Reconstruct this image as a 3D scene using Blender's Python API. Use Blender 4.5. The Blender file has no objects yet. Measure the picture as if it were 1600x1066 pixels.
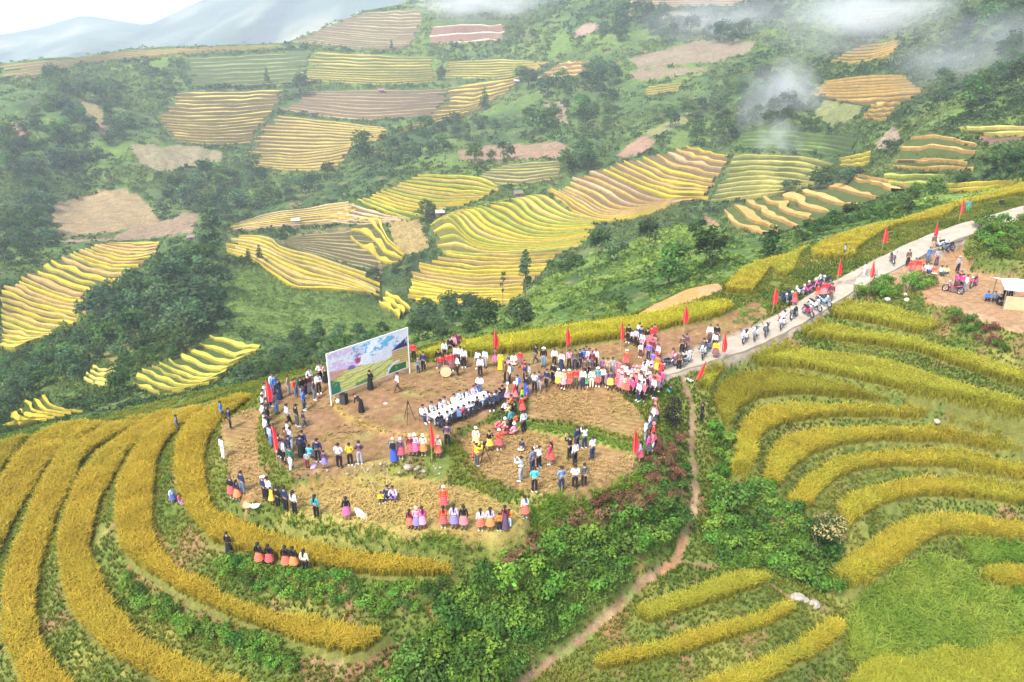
import bpy, bmesh, math, random
import numpy as np
from mathutils import Vector, Matrix, Euler

# ---------------------------------------------------------------- camera, sky, sun, exposure
S = bpy.context.scene
COL = S.collection
ZC, PITCH, F = 24.5, math.radians(22.0), 1142.0          # camera height (m), tilt, focal length in 1600-px units
cam_d = bpy.data.cameras.new("camera"); cam = bpy.data.objects.new("camera", cam_d); COL.objects.link(cam)
cam.location = (0, 0, ZC); cam.rotation_euler = (math.pi / 2 - PITCH, 0, 0)
cam_d.sensor_width = 36.0; cam_d.lens = 36.0 * F / 1600.0
cam_d.clip_start = 0.5; cam_d.clip_end = 12000
S.camera = cam

SUN_EL, SUN_AZ = math.radians(56), math.radians(215)     # azimuth clockwise from +Y: sun behind and to the left of the camera
w = bpy.data.worlds.new("World"); S.world = w; w.use_nodes = True
wn = w.node_tree.nodes; wl = w.node_tree.links
bg = wn["Background"]; sky = wn.new("ShaderNodeTexSky")
sky.sky_type = 'NISHITA'; sky.sun_disc = False
sky.sun_elevation = SUN_EL; sky.sun_rotation = SUN_AZ
sky.altitude = 900; sky.air_density = 1.0; sky.dust_density = 6.0; sky.ozone_density = 1.0
wl.new(sky.outputs[0], bg.inputs[0]); bg.inputs[1].default_value = 0.118

sd = bpy.data.lights.new("sun", 'SUN'); so = bpy.data.objects.new("sun", sd); COL.objects.link(so)
sd.energy = 1.5; sd.angle = math.radians(13); sd.color = (1.0, 0.95, 0.87)
sdir = Vector((math.sin(SUN_AZ) * math.cos(SUN_EL), math.cos(SUN_AZ) * math.cos(SUN_EL), math.sin(SUN_EL)))
so.rotation_euler = sdir.to_track_quat('Z', 'Y').to_euler(); so.location = (-40, -40, 120)

S.view_settings.view_transform = 'Standard'; S.view_settings.look = 'None'
S.view_settings.exposure = 1.98; S.view_settings.gamma = 1.0
S.render.engine = 'CYCLES'
S.cycles.max_bounces = 5; S.cycles.diffuse_bounces = 3; S.cycles.glossy_bounces = 2; S.cycles.transmission_bounces = 3
S.cycles.volume_bounces = 2; S.cycles.transparent_max_bounces = 6
S.cycles.use_denoising = True; S.cycles.denoiser = 'OPENIMAGEDENOISE'; S.cycles.denoising_input_passes = 'RGB_ALBEDO_NORMAL'

# ---------------------------------------------------------------- helpers
RNG = np.random.default_rng(7)
rnd = random.Random(11)
CP, SP = math.cos(PITCH), math.sin(PITCH)

def ray(u, v):
    """direction (depth along the optical axis = 1) of pixel (u,v) of the 1600x1066 photograph"""
    a = (np.asarray(u, float) - 800) / F; b = (533 - np.asarray(v, float)) / F
    return np.stack([a, CP + b * SP, -SP + b * CP], -1)

def on_z(u, v, z):
    d = ray(u, v); t = (np.asarray(z, float) - ZC) / d[..., 2]
    p = d * t[..., None]; p[..., 2] += ZC
    return p

def at_d(u, v, dist):
    d = ray(u, v); d = d / np.linalg.norm(d, axis=-1, keepdims=True)
    p = d * np.asarray(dist, float)[..., None]; p[..., 2] += ZC
    return p

def inpoly(px, py, poly):
    poly = np.asarray(poly, float); r = np.zeros(px.shape, bool); n = len(poly); j = n - 1
    for i in range(n):
        x1, y1 = poly[i]; x0, y0 = poly[j]
        if y1 != y0:
            c = ((y1 > py) != (y0 > py)) & (px < (x0 - x1) * (py - y1) / (y0 - y1) + x1)
            r ^= c
        j = i
    return r

def vnoise(x, y, seed=0):
    """smooth value noise, about -1..1"""
    x = np.asarray(x, float); y = np.asarray(y, float)
    xi = np.floor(x).astype(np.int64); yi = np.floor(y).astype(np.int64); fx = x - xi; fy = y - yi
    fx = fx * fx * (3 - 2 * fx); fy = fy * fy * (3 - 2 * fy)
    def h(i, j):
        n = (i * 374761393 + j * 668265263 + seed * 974711) & 0x7fffffff
        n = ((n ^ (n >> 13)) * 1274126177) & 0x7fffffff
        n = n ^ (n >> 16)
        return (n & 0xffff) / 32767.5 - 1
    return (h(xi, yi) * (1 - fx) + h(xi + 1, yi) * fx) * (1 - fy) + (h(xi, yi + 1) * (1 - fx) + h(xi + 1, yi + 1) * fx) * fy

def fbm(x, y, seed=0, o=3):
    s = 0; a = 1; t = 0
    for k in range(o):
        s = s + a * vnoise(x * 2 ** k, y * 2 ** k, seed + k * 17); t += a; a *= .55
    return s / t

def tag(o, label=None, cat=None, group=None, kind=None):
    if label: o["label"] = label
    if cat: o["category"] = cat
    if group: o["group"] = group
    if kind: o["kind"] = kind
    return o

def np_mesh(name, verts, faces, mats=(), fmat=None, col=None, smooth=False, uv=None):
    """mesh from numpy arrays; faces is (n,4) or (n,3) or a list of such arrays; col = per-vertex rgb"""
    me = bpy.data.meshes.new(name)
    verts = np.asarray(verts, np.float32)
    fl = faces if isinstance(faces, list) else [faces]
    fl = [np.asarray(f, np.int32) for f in fl if len(f)]
    me.vertices.add(len(verts)); me.vertices.foreach_set("co", verts.ravel())
    loops = np.concatenate([f.ravel() for f in fl]); tot = np.concatenate([np.full(len(f), f.shape[1], np.int32) for f in fl])
    me.loops.add(len(loops)); me.loops.foreach_set("vertex_index", loops)
    st = np.concatenate([[0], np.cumsum(tot)[:-1]]).astype(np.int32)
    me.polygons.add(len(tot)); me.polygons.foreach_set("loop_start", st); me.polygons.foreach_set("loop_total", tot)
    for m in mats: me.materials.append(m)
    if fmat is not None: me.polygons.foreach_set("material_index", np.asarray(fmat, np.int32))
    me.polygons.foreach_set("use_smooth", np.full(len(tot), smooth))
    if col is not None:
        a = me.attributes.new("col", 'FLOAT_COLOR', 'POINT')
        c = np.ones((len(verts), 4), np.float32); c[:, :3] = col
        a.data.foreach_set("color", c.ravel())
    me.update(calc_edges=True)
    return me

def link(name, me, parent=None):
    o = bpy.data.objects.new(name, me); COL.objects.link(o)
    if parent is not None: o.parent = parent
    return o

def grid_faces(nr, nc):
    i = np.arange(nr * nc).reshape(nr, nc)
    return np.stack([i[:-1, :-1], i[:-1, 1:], i[1:, 1:], i[1:, :-1]], -1).reshape(-1, 4)

# ---------------------------------------------------------------- materials
def mat(name, rgb=(.5, .5, .5), rough=.8, metal=0., spec=.3):
    m = bpy.data.materials.new(name); m.use_nodes = True
    b = m.node_tree.nodes["Principled BSDF"]
    b.inputs["Base Color"].default_value = (*rgb, 1); b.inputs["Roughness"].default_value = rough
    b.inputs["Metallic"].default_value = metal; b.inputs["Specular IOR Level"].default_value = spec
    return m

def noise_mat(name, rgb, var=.3, scale=8., rough=.85, rgb2=None, spec=.2, bump=0.):
    """colour broken up by noise between rgb and rgb2"""
    m = mat(name, rgb, rough, 0, spec); nt = m.node_tree; N = nt.nodes; L = nt.links; b = N["Principled BSDF"]
    tc = N.new("ShaderNodeTexCoord"); no = N.new("ShaderNodeTexNoise"); no.inputs["Scale"].default_value = scale; no.inputs["Detail"].default_value = 5
    L.new(tc.outputs["Object"], no.inputs["Vector"])
    r = N.new("ShaderNodeValToRGB"); r.color_ramp.elements[0].position = .3; r.color_ramp.elements[1].position = .7
    c2 = rgb2 or tuple(min(1, x * (1 + var)) for x in rgb); c1 = rgb if rgb2 else tuple(x * (1 - var) for x in rgb)
    r.color_ramp.elements[0].color = (*c1, 1); r.color_ramp.elements[1].color = (*c2, 1)
    L.new(no.outputs["Fac"], r.inputs["Fac"]); L.new(r.outputs["Color"], b.inputs["Base Color"])
    if bump:
        bp = N.new("ShaderNodeBump"); bp.inputs["Strength"].default_value = bump; L.new(no.outputs["Fac"], bp.inputs["Height"]); L.new(bp.outputs["Normal"], b.inputs["Normal"])
    return m

def attr_mat(name, scale=3., lo=.7, hi=1.3, rough=.95, bump=.3, fine=25.):
    """vertex colour 'col' (what grows or lies there) times two octaves of procedural mottling"""
    m = mat(name, (.5, .5, .5), rough, 0, .1); nt = m.node_tree; N = nt.nodes; L = nt.links; b = N["Principled BSDF"]
    at = N.new("ShaderNodeAttribute"); at.attribute_name = "col"
    tc = N.new("ShaderNodeTexCoord")
    n1 = N.new("ShaderNodeTexNoise"); n1.inputs["Scale"].default_value = scale; n1.inputs["Detail"].default_value = 6; n1.inputs["Roughness"].default_value = .65
    n2 = N.new("ShaderNodeTexNoise"); n2.inputs["Scale"].default_value = fine; n2.inputs["Detail"].default_value = 3
    ad = N.new("ShaderNodeMath"); ad.operation = 'ADD'
    mr = N.new("ShaderNodeMapRange"); mr.inputs[1].default_value = .7; mr.inputs[2].default_value = 1.3; mr.inputs[3].default_value = lo; mr.inputs[4].default_value = hi
    mx = N.new("ShaderNodeVectorMath"); mx.operation = 'SCALE'
    for n in (n1, n2): L.new(tc.outputs["Object"], n.inputs["Vector"])
    L.new(n1.outputs["Fac"], ad.inputs[0]); L.new(n2.outputs["Fac"], ad.inputs[1]); L.new(ad.outputs[0], mr.inputs[0])
    L.new(at.outputs["Color"], mx.inputs[0]); L.new(mr.outputs[0], mx.inputs["Scale"]); L.new(mx.outputs[0], b.inputs["Base Color"])
    if bump:
        bp = N.new("ShaderNodeBump"); bp.inputs["Strength"].default_value = bump; bp.inputs["Distance"].default_value = .15
        L.new(ad.outputs[0], bp.inputs["Height"]); L.new(bp.outputs["Normal"], b.inputs["Normal"])
    return m

def leaf_mat(name, rgb=None, var=.35, trans=.35, attr=False):
    """leaves: diffuse plus translucent; hue and value vary by object"""
    m = bpy.data.materials.new(name); m.use_nodes = True; nt = m.node_tree; N = nt.nodes; L = nt.links
    N.remove(N["Principled BSDF"]); out = N["Material Output"]
    d = N.new("ShaderNodeBsdfDiffuse"); t = N.new("ShaderNodeBsdfTranslucent"); mx = N.new("ShaderNodeMixShader"); mx.inputs[0].default_value = trans
    at = N.new("ShaderNodeAttribute"); at.attribute_name = "col"
    if attr:
        src = at.outputs["Color"]
    else:
        oi = N.new("ShaderNodeObjectInfo"); hs = N.new("ShaderNodeHueSaturation")
        m1 = N.new("ShaderNodeMapRange"); m1.inputs[3].default_value = 1 - var; m1.inputs[4].default_value = 1 + var
        m2 = N.new("ShaderNodeMapRange"); m2.inputs[3].default_value = .475; m2.inputs[4].default_value = .52
        mul = N.new("ShaderNodeMath"); mul.operation = 'MULTIPLY'; mul.inputs[1].default_value = 7.31
        fr = N.new("ShaderNodeMath"); fr.operation = 'FRACT'
        L.new(oi.outputs["Random"], m1.inputs[0]); L.new(oi.outputs["Random"], mul.inputs[0]); L.new(mul.outputs[0], fr.inputs[0]); L.new(fr.outputs[0], m2.inputs[0])
        mm = N.new("ShaderNodeVectorMath"); mm.operation = 'MULTIPLY'; mm.inputs[1].default_value = rgb
        L.new(at.outputs["Color"], mm.inputs[0]); L.new(mm.outputs[0], hs.inputs["Color"]); L.new(m1.outputs[0], hs.inputs["Value"]); L.new(m2.outputs[0], hs.inputs["Hue"])
        src = hs.outputs["Color"]
    L.new(src, d.inputs["Color"]); L.new(src, t.inputs["Color"])
    L.new(d.outputs[0], mx.inputs[1]); L.new(t.outputs[0], mx.inputs[2]); L.new(mx.outputs[0], out.inputs["Surface"])
    return m
# ================================================================ the near hill: one height grid in plan, terraces traced as level strips
# each strip: upper (back) edge and lower (front) edge, traced on the photograph and dropped onto the strip's own level
def zi(mode, *kz):
    ks = [k for k, _ in kz]; zs = [z for _, z in kz]
    return (mode, ks, zs)
def zval(zf, u, v):
    if isinstance(zf, (int, float)): return np.full(np.shape(u), float(zf))
    return np.interp(u if zf[0] == 'u' else v, zf[1], zf[2])
def strip_poly(up, lo, zf, hu=.7, hl=.1):
    up = np.array(up, float); lo = np.array(lo, float)
    a = on_z(up[:, 0], up[:, 1], zval(zf, up[:, 0], up[:, 1]) + hu); b = on_z(lo[:, 0], lo[:, 1], zval(zf, lo[:, 0], lo[:, 1]) + hl)
    return np.concatenate([a[:, :2], b[::-1, :2]])

GOLD, YEL, LIME, ORG = (.60, .435, .055), (.58, .475, .055), (.50, .485, .06), (.58, .38, .08)
RICE = {}
def rice(key, label, up, lo, zf, col, h=.85, **k): RICE[key] = dict(label=label, up=up, lo=lo, z=zf, col=col, h=h, **k)
V = lambda zt, zb, vt=640, vb=960: zi('v', (vt, zt), (vb, zb))
rice('L1', 'golden rice strip just below the harvested path, innermost of the left sweep',
     [(400, 616), (380, 626), (345, 656), (327, 682), (321, 714), (327, 766), (340, 795), (366, 803), (398, 819), (463, 840), (503, 847), (581, 861), (660, 868), (722, 880)],
     [(385, 620), (330, 638), (287, 669), (274, 700), (271, 745), (282, 787), (306, 824), (327, 847), (366, 863), (430, 876), (487, 887), (529, 895), (608, 905), (705, 902)], V(-2.6, -3.4, 630, 800), GOLD)
rice('L2', 'golden rice strip outside the footpath, second of the left sweep',
     [(326, 634), (285, 662), (252, 698), (244, 736), (240, 774), (240, 816), (256, 854), (290, 887), (327, 902), (361, 925), (427, 949), (475, 955), (540, 967), (612, 980)],
     [(300, 636), (260, 662), (223, 688), (190, 736), (178, 778), (180, 831), (190, 864), (223, 892), (266, 921), (304, 940), (361, 968), (427, 992), (475, 1011), (540, 1024), (575, 1017), (605, 998)], V(-4, -5.3), GOLD)
rice('L3', 'broad golden rice strip between two bushy banks, third of the left sweep',
     [(285, 640), (245, 664), (204, 698), (176, 745), (157, 778), (147, 816), (142, 850), (157, 883), (171, 916), (190, 949), (214, 978), (247, 1001), (294, 1025), (332, 1039), (380, 1054), (430, 1080)],
     [(258, 644), (220, 662), (190, 683), (138, 726), (109, 774), (93, 826), (88, 868), (95, 921), (112, 963), (142, 1001), (180, 1035), (218, 1054), (265, 1085)], V(-5, -6.8), GOLD)
rice('L4', 'golden rice strip beside the narrow bare bank, fourth of the left sweep',
     [(248, 645), (209, 662), (138, 702), (114, 750), (90, 797), (76, 845), (62, 892), (57, 940), (62, 978), (81, 1016), (109, 1049), (140, 1085)],
     [(205, 655), (160, 674), (95, 707), (66, 750), (43, 797), (24, 845), (9, 892), (2, 940), (0, 990), (10, 1025), (34, 1085)], V(-6.2, -8.2), GOLD)
rice('L5', 'golden rice strip running out of the frame at the left edge',
     [(195, 656), (138, 672), (80, 717), (57, 750), (28, 797), (3, 850), (-30, 920)],
     [(135, 660), (95, 666), (43, 693), (0, 750), (-40, 800), (-70, 880)], V(-7.4, -9.2), GOLD)
rice('L6', 'short olive rice strip in the corner beyond the outermost bank', [(85, 668), (40, 684), (20, 710), (-10, 745), (-40, 790)], [(50, 683), (0, 694), (-60, 730), (-90, 770)], -9.6, (.38, .29, .035))
rice('L0', 'yellow green rice on the ridge behind the men on the left',
     [(170, 655), (215, 641), (260, 629), (340, 612), (420, 595), (505, 574)], [(205, 654), (260, 641), (300, 634), (350, 620), (430, 606), (505, 588)],
     zi('u', (190, -6.2), (260, -4.9), (340, -3.1), (420, -1.2), (500, -.3)), YEL)
rice('R0', 'topmost rice strip directly under the roadside bushes on the right',
     [(1297, 472), (1355, 472), (1390, 476), (1425, 488), (1465, 503)], [(1278, 490), (1337, 499), (1390, 509), (1425, 518), (1460, 516)], .9, LIME)
rice('R1', 'long rice strip falling away from the concrete road to the right edge',
     [(1248, 500), (1285, 504), (1337, 513), (1390, 521), (1442, 532), (1495, 546), (1547, 560), (1640, 590)],
     [(1222, 522), (1285, 528), (1337, 534), (1390, 541), (1442, 551), (1495, 570), (1547, 588), (1640, 614)], 0., LIME)
rice('R2', 'rice strip whose blunt tip reaches the bank below the road',
     [(1092, 592), (1110, 565), (1160, 547), (1215, 540), (1285, 548), (1337, 552), (1400, 565), (1460, 585), (1530, 604), (1640, 636)],
     [(1085, 600), (1107, 607), (1128, 584), (1157, 572), (1214, 569), (1285, 579), (1380, 600), (1475, 619), (1640, 652)], -.9, LIME)
rice('R3', 'rice strip curling down on its left end, third below the road',
     [(1116, 630), (1122, 606), (1142, 590), (1170, 583), (1214, 579), (1285, 591), (1380, 615), (1475, 634), (1640, 664)],
     [(1120, 640), (1138, 662), (1157, 638), (1185, 622), (1237, 615), (1304, 617), (1380, 626), (1456, 638), (1522, 650), (1640, 676)], -1.9, (.35, .31, .035))
rice('R4', 'hook shaped narrow rice strip ending at a white stone',
     [(1142, 722), (1150, 702), (1157, 664), (1185, 638), (1228, 630), (1285, 630), (1356, 634), (1427, 638), (1458, 643)],
     [(1171, 738), (1183, 717), (1186, 690), (1206, 670), (1247, 656), (1304, 650), (1380, 650), (1453, 654)], -2.9, YEL)
rice('R5', 'wide rice strip with a rounded yellow left end below the hook shaped one',
     [(1192, 740), (1202, 712), (1211, 692), (1237, 679), (1285, 668), (1356, 667), (1451, 667), (1522, 676), (1640, 702)],
     [(1195, 756), (1214, 759), (1233, 738), (1261, 714), (1294, 699), (1332, 691), (1403, 686), (1475, 688), (1522, 695), (1640, 716)], -3.9, YEL)
rice('R6', 'rice strip ending beside the thicket, above the bushy round tree',
     [(1229, 782), (1240, 766), (1266, 740), (1304, 717), (1356, 707), (1427, 702), (1498, 705), (1546, 714), (1640, 734)],
     [(1237, 797), (1266, 793), (1280, 774), (1304, 751), (1332, 737), (1380, 729), (1451, 727), (1522, 733), (1640, 753)], -5.1, YEL)
rice('R7', 'rice strip behind the bushy round tree with tawny flowers',
     [(1308, 790), (1316, 778), (1342, 764), (1380, 755), (1451, 745), (1522, 747), (1640, 767)],
     [(1318, 822), (1327, 828), (1342, 811), (1380, 788), (1418, 777), (1451, 775), (1522, 777), (1640, 794)], -6.3, YEL)
rice('R8', 'lowest long rice strip swinging round below the bushy round tree',
     [(1299, 890), (1323, 868), (1361, 845), (1403, 816), (1451, 804), (1522, 804), (1640, 822)],
     [(1302, 904), (1323, 913), (1351, 909), (1380, 892), (1418, 868), (1446, 849), (1475, 836), (1522, 836), (1640, 848)], -7.6, YEL)
rice('R9', 'small rice corner cut off by the right edge above the long grass', [(1528, 890), (1570, 880), (1640, 886)], [(1545, 906), (1565, 913), (1640, 920)], -8.6, YEL)
rice('R10', 'lime rice patch beyond the long grass in the bottom corner', [(1322, 1062), (1350, 1036), (1385, 1020), (1430, 1030), (1480, 1008), (1530, 1016), (1580, 996), (1640, 990)], [(1330, 1090), (1640, 1090)], -10.4, (.46, .47, .055))
rice('S1', 'upper of the three short rice strips beside the footpath',
     [(985, 960), (1000, 944), (1044, 927), (1100, 909), (1157, 890), (1192, 890)], [(992, 968), (1025, 969), (1071, 954), (1142, 932), (1190, 914), (1206, 904)], -7.1, LIME)
rice('S2', 'middle one of the three short rice strips beside the footpath',
     [(922, 1030), (955, 1016), (1025, 1002), (1071, 987), (1142, 968), (1199, 949), (1228, 937), (1243, 942)], [(930, 1044), (945, 1046), (1000, 1035), (1071, 1020), (1142, 997), (1199, 978), (1237, 958), (1246, 950)], -8.1, YEL)
rice('S3', 'lowest of the three short rice strips beside the footpath',
     [(1060, 1078), (1104, 1058), (1157, 1039), (1214, 1016), (1266, 987), (1294, 966), (1313, 961)], [(1075, 1092), (1190, 1072), (1237, 1041), (1285, 1016), (1313, 994), (1323, 975)], -9.1, YEL)
rice('Y1', 'bright yellow rice along the crest behind the crowd and its red flags',
     [(645, 552), (680, 540), (720, 530), (800, 519), (900, 504), (1000, 490), (1080, 473), (1132, 466)], [(660, 560), (700, 557), (760, 553), (820, 546), (900, 536), (1000, 521), (1050, 508), (1120, 492), (1146, 478)],
     zi('u', (655, .2), (1000, .8), (1140, 1.6)), (.62, .56, .05))
rice('Y2', 'rounded yellow rice patch left of the parked motorbikes', [(1132, 448), (1150, 425), (1180, 407), (1226, 397)], [(1145, 456), (1172, 456), (1190, 438), (1205, 418), (1228, 405)], 1.9, YEL)
rice('Y3', 'small greenish rice patch between the two yellow ones', [(1206, 412), (1225, 396), (1262, 380)], [(1212, 430), (1235, 428), (1248, 402), (1262, 388)], 2.3, LIME)
rice('Y4', 'large yellow rice patch on the crest beside the upper road',
     [(1266, 388), (1290, 372), (1350, 352), (1400, 342), (1480, 317), (1600, 284), (1660, 266)], [(1270, 402), (1330, 402), (1343, 386), (1395, 355), (1470, 340), (1500, 323), (1600, 302), (1660, 285)], zi('u', (1266, 3.), (1400, 4.2), (1600, 6.2)), YEL)

# flat ground without rice: (outline in the photograph, level, kind of ground)
FLAT = [
    ('harvest', [(408, 612), (440, 595), (515, 582), (640, 566), (700, 570), (760, 560), (900, 548), (1000, 542), (1040, 560), (1035, 590), (1000, 600), (960, 604), (830, 614), (780, 640), (715, 668), (690, 690), (640, 712), (560, 728), (455, 740), (432, 715), (418, 680), (410, 640)], zi('u', (400, -.1), (700, 0), (1000, .15))),
    ('harvest', [(408, 640), (440, 602), (500, 602), (522, 622), (535, 648), (575, 670), (620, 683), (685, 690), (640, 712), (560, 728), (455, 740), (432, 715), (418, 680)], -.38),
    ('harvest', [(1000, 542), (900, 546), (900, 538), (1000, 523), (1060, 510), (1140, 490), (1190, 468), (1200, 490), (1130, 530), (1060, 560), (1030, 560)], zi('u', (900, .2), (1200, 1.3))),
    ('stubble', [(830, 622), (900, 614), (960, 612), (996, 640), (1008, 665), (1003, 688), (985, 686), (920, 668), (820, 652)], -.5),
    ('stubble', [(716, 694), (745, 672), (775, 664), (825, 662), (900, 682), (985, 700), (1000, 715), (970, 742), (920, 766), (862, 774), (800, 762), (750, 738)], -.75),
    ('straw', [(448, 772), (520, 758), (600, 748), (680, 754), (740, 768), (800, 792), (832, 802), (822, 818), (780, 832), (640, 832), (540, 817), (445, 798)], -1.3),
    ('stubble', [(342, 660), (383, 640), (408, 645), (402, 690), (407, 730), (420, 760), (440, 776), (380, 780), (362, 750), (350, 702)], -1.15),
    ('dirt', [(1425, 442), (1470, 425), (1500, 425), (1590, 445), (1640, 470), (1640, 530), (1580, 515), (1545, 505), (1490, 480), (1450, 470)], 2.9),
    ('dirt', [(1370, 425), (1400, 405), (1440, 388), (1500, 392), (1520, 420), (1480, 432), (1420, 440)], 3.3),
    ('orange', [(985, 497), (1020, 475), (1075, 450), (1122, 441), (1130, 455), (1080, 470), (1035, 486)], zi('u', (985, .9), (1120, 1.7))),
    ('red', [(470, 1040), (520, 1028), (590, 1022), (640, 1000), (645, 1030), (600, 1080), (450, 1090)], -6.1),
    ('grass', [(1332, 960), (1352, 928), (1400, 905), (1450, 878), (1500, 890), (1540, 925), (1640, 940), (1640, 1030), (1500, 1040), (1400, 1050), (1330, 1040), (1322, 1000)], zi('v', (880, -8.7), (1040, -10.4))),
    ('grass', [(1500, 850), (1640, 858), (1640, 880), (1520, 885)], -8.3),
]
ROADC = [(1004, 588, .0), (1040, 576, .1), (1100, 556, .3), (1150, 540, .5), (1200, 517, .9), (1250, 490, 1.4), (1306, 455, 2.2), (1350, 432, 2.9), (1390, 411, 3.6), (1460, 377, 4.7), (1530, 352, 5.6), (1600, 332, 6.5), (1680, 310, 7.5)]
PATHS = [
    ('path', .5, [(1062, 588, -.3), (1074, 615, -.9), (1082, 645, -1.6), (1080, 690, -2.6), (1085, 740, -3.6), (1086, 790, -4.7), (1070, 840, -5.6), (1052, 880, -6.3), (1000, 920, -6.9), (950, 965, -7.5), (900, 1008, -8.1), (850, 1045, -8.6), (800, 1085, -9.1)]),
    ('path', .3, [(1056, 878, -6.3), (1100, 885, -6.5), (1150, 885, -6.7), (1230, 930, -8.0), (1300, 955, -8.8)]),
    ('bank', .6, [(735, 880, -3.4), (700, 930, -4.4), (640, 985, -5.4)]),
    ('bund', .85, [(815, 660, -.3), (850, 668, -.3), (920, 680, -.32), (985, 698, -.35), (1010, 692, -.35)]),
    ('bank', .9, [(1020, 620, -.2), (1030, 660, -.5), (1022, 700, -.7), (1004, 722, -.8), (960, 752, -.8), (900, 776, -.8), (860, 782, -.8)]),
    ('red', .7, [(224, 770, -4.3), (240, 830, -4.5), (262, 870, -4.6), (300, 895, -4.9)]),
    ('red', .7, [(330, 855, -4.0), (365, 872, -4.0), (420, 882, -4.1), (500, 900, -4.2)]),
    ('red', .5, [(205, 900, -6.0), (260, 935, -6.2), (330, 978, -6.4), (400, 998, -6.5), (470, 1030, -7.0)]),
    ('bank', 1.2, [(760, 890, -3.6), (850, 840, -2.7), (950, 790, -2.1), (1035, 740, -1.8)]),
    ('bank', 1.2, [(680, 1060, -7.5), (790, 985, -6.5), (900, 900, -5.1), (1020, 830, -4.3)]),
    ('bank', 1.2, [(1130, 690, -3.4), (1140, 760, -4.8), (1180, 830, -6.4), (1250, 890, -8.0), (1310, 940, -9.2)]),
    ('bank', 1.0, [(1390, 455, 2.0), (1440, 470, 1.8), (1500, 500, 1.2), (1560, 530, .6), (1640, 560, .2)]),
    ('bank', 1.2, [(1520, 385, 5.4), (1570, 400, 5.2), (1640, 410, 5.4)]),
    ('bank', .8, [(1500, 425, 3.5), (1560, 432, 3.7), (1640, 440, 4.0)]),
    ('bank', 1.0, [(-60, 1090, -10.6), (20, 1090, -10.0)]),
    ('bank', 1.0, [(1330, 985, -9.4), (1300, 1040, -10.0), (1270, 1090, -10.5)]),
]
CREST = [(-120, 750, -11), (0, 690, -10), (60, 668, -9), (190, 650, -6.3), (260, 629, -5.1), (340, 611, -3.3), (420, 595, -1.3), (520, 572, -.2), (640, 548, .2), (720, 529, .4), (800, 518, .5), (900, 503, .6), (1000, 488, .8), (1080, 450, 1.5), (1130, 438, 1.9), (1175, 408, 2.3), (1265, 374, 3.4), (1350, 352, 4.3), (1470, 318, 5.4), (1600, 283, 6.4), (1720, 250, 7.5)]

GX0, GX1, GY0, GY1, GS = -80., 115., 18., 138., .2
NX, NY = int((GX1 - GX0) / GS) + 1, int((GY1 - GY0) / GS) + 1
gx = GX0 + np.arange(NX) * GS; gy = GY0 + np.arange(NY) * GS
XX, YY = np.meshgrid(gx, gy)
FIX = np.zeros((NY, NX), bool); HZ = np.zeros((NY, NX)); KIND = np.zeros((NY, NX), np.int8); SID = np.zeros((NY, NX), np.int16)
KN = dict(bank=0, rice=1, harvest=2, stubble=3, straw=4, dirt=5, path=6, road=7, orange=8, grass=9, bund=10, red=11, wild=12)

def sub(poly, pad=0):
    x0, y0 = poly.min(0) - pad; x1, y1 = poly.max(0) + pad
    return (slice(max(0, int((y0 - GY0) / GS)), max(0, min(NY, int((y1 - GY0) / GS) + 2))), slice(max(0, int((x0 - GX0) / GS)), max(0, min(NX, int((x1 - GX0) / GS) + 2))))

def uv_of(x, y, z):
    """pixel of a world point"""
    dz = z - ZC; a = y * CP - dz * SP; return 800 + F * x / a, 533 - F * (y * SP + dz * CP) / a

def fill(poly, zf, kind):
    s = sub(poly); m = inpoly(XX[s], YY[s], poly)
    if not isinstance(zf, (int, float)):
        zz = np.full(XX[s].shape, float(np.mean(zf[2])))
        for _ in range(4):
            uu, vv = uv_of(XX[s], YY[s], zz); zz = zval(zf, uu, vv)
    else: zz = np.full(XX[s].shape, float(zf))
    HZ[s][m] = zz[m]; FIX[s][m] = True; KIND[s][m] = KN[kind]

def stroke(pts, width, kind, fix=True):
    pts = np.asarray(pts, float)
    for a, b in zip(pts[:-1], pts[1:]):
        q = np.array([a[:2], b[:2]]); s = sub(q, width + .4); X = XX[s] - a[0]; Y = YY[s] - a[1]
        d = (b - a)[:2]; L2 = max(d @ d, 1e-6); t = np.clip((X * d[0] + Y * d[1]) / L2, 0, 1)
        m = np.hypot(X - t * d[0], Y - t * d[1]) < width / 2
        HZ[s][m] = (a[2] + t * (b[2] - a[2]))[m]
        if fix: FIX[s][m] = True
        KIND[s][m] = KN[kind]

def smooth_line(p, n=6):
    p = np.asarray(p, float); out = []
    for i in range(len(p) - 1):
        p0, p1, p2, p3 = p[max(i - 1, 0)], p[i], p[i + 1], p[min(i + 2, len(p) - 1)]
        for t in np.linspace(0, 1, n, endpoint=False):
            out.append(.5 * (2 * p1 + (p2 - p0) * t + (2 * p0 - 5 * p1 + 4 * p2 - p3) * t * t + (3 * p1 - p0 - 3 * p2 + p3) * t ** 3))
    out.append(p[-1]); return np.array(out)

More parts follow.
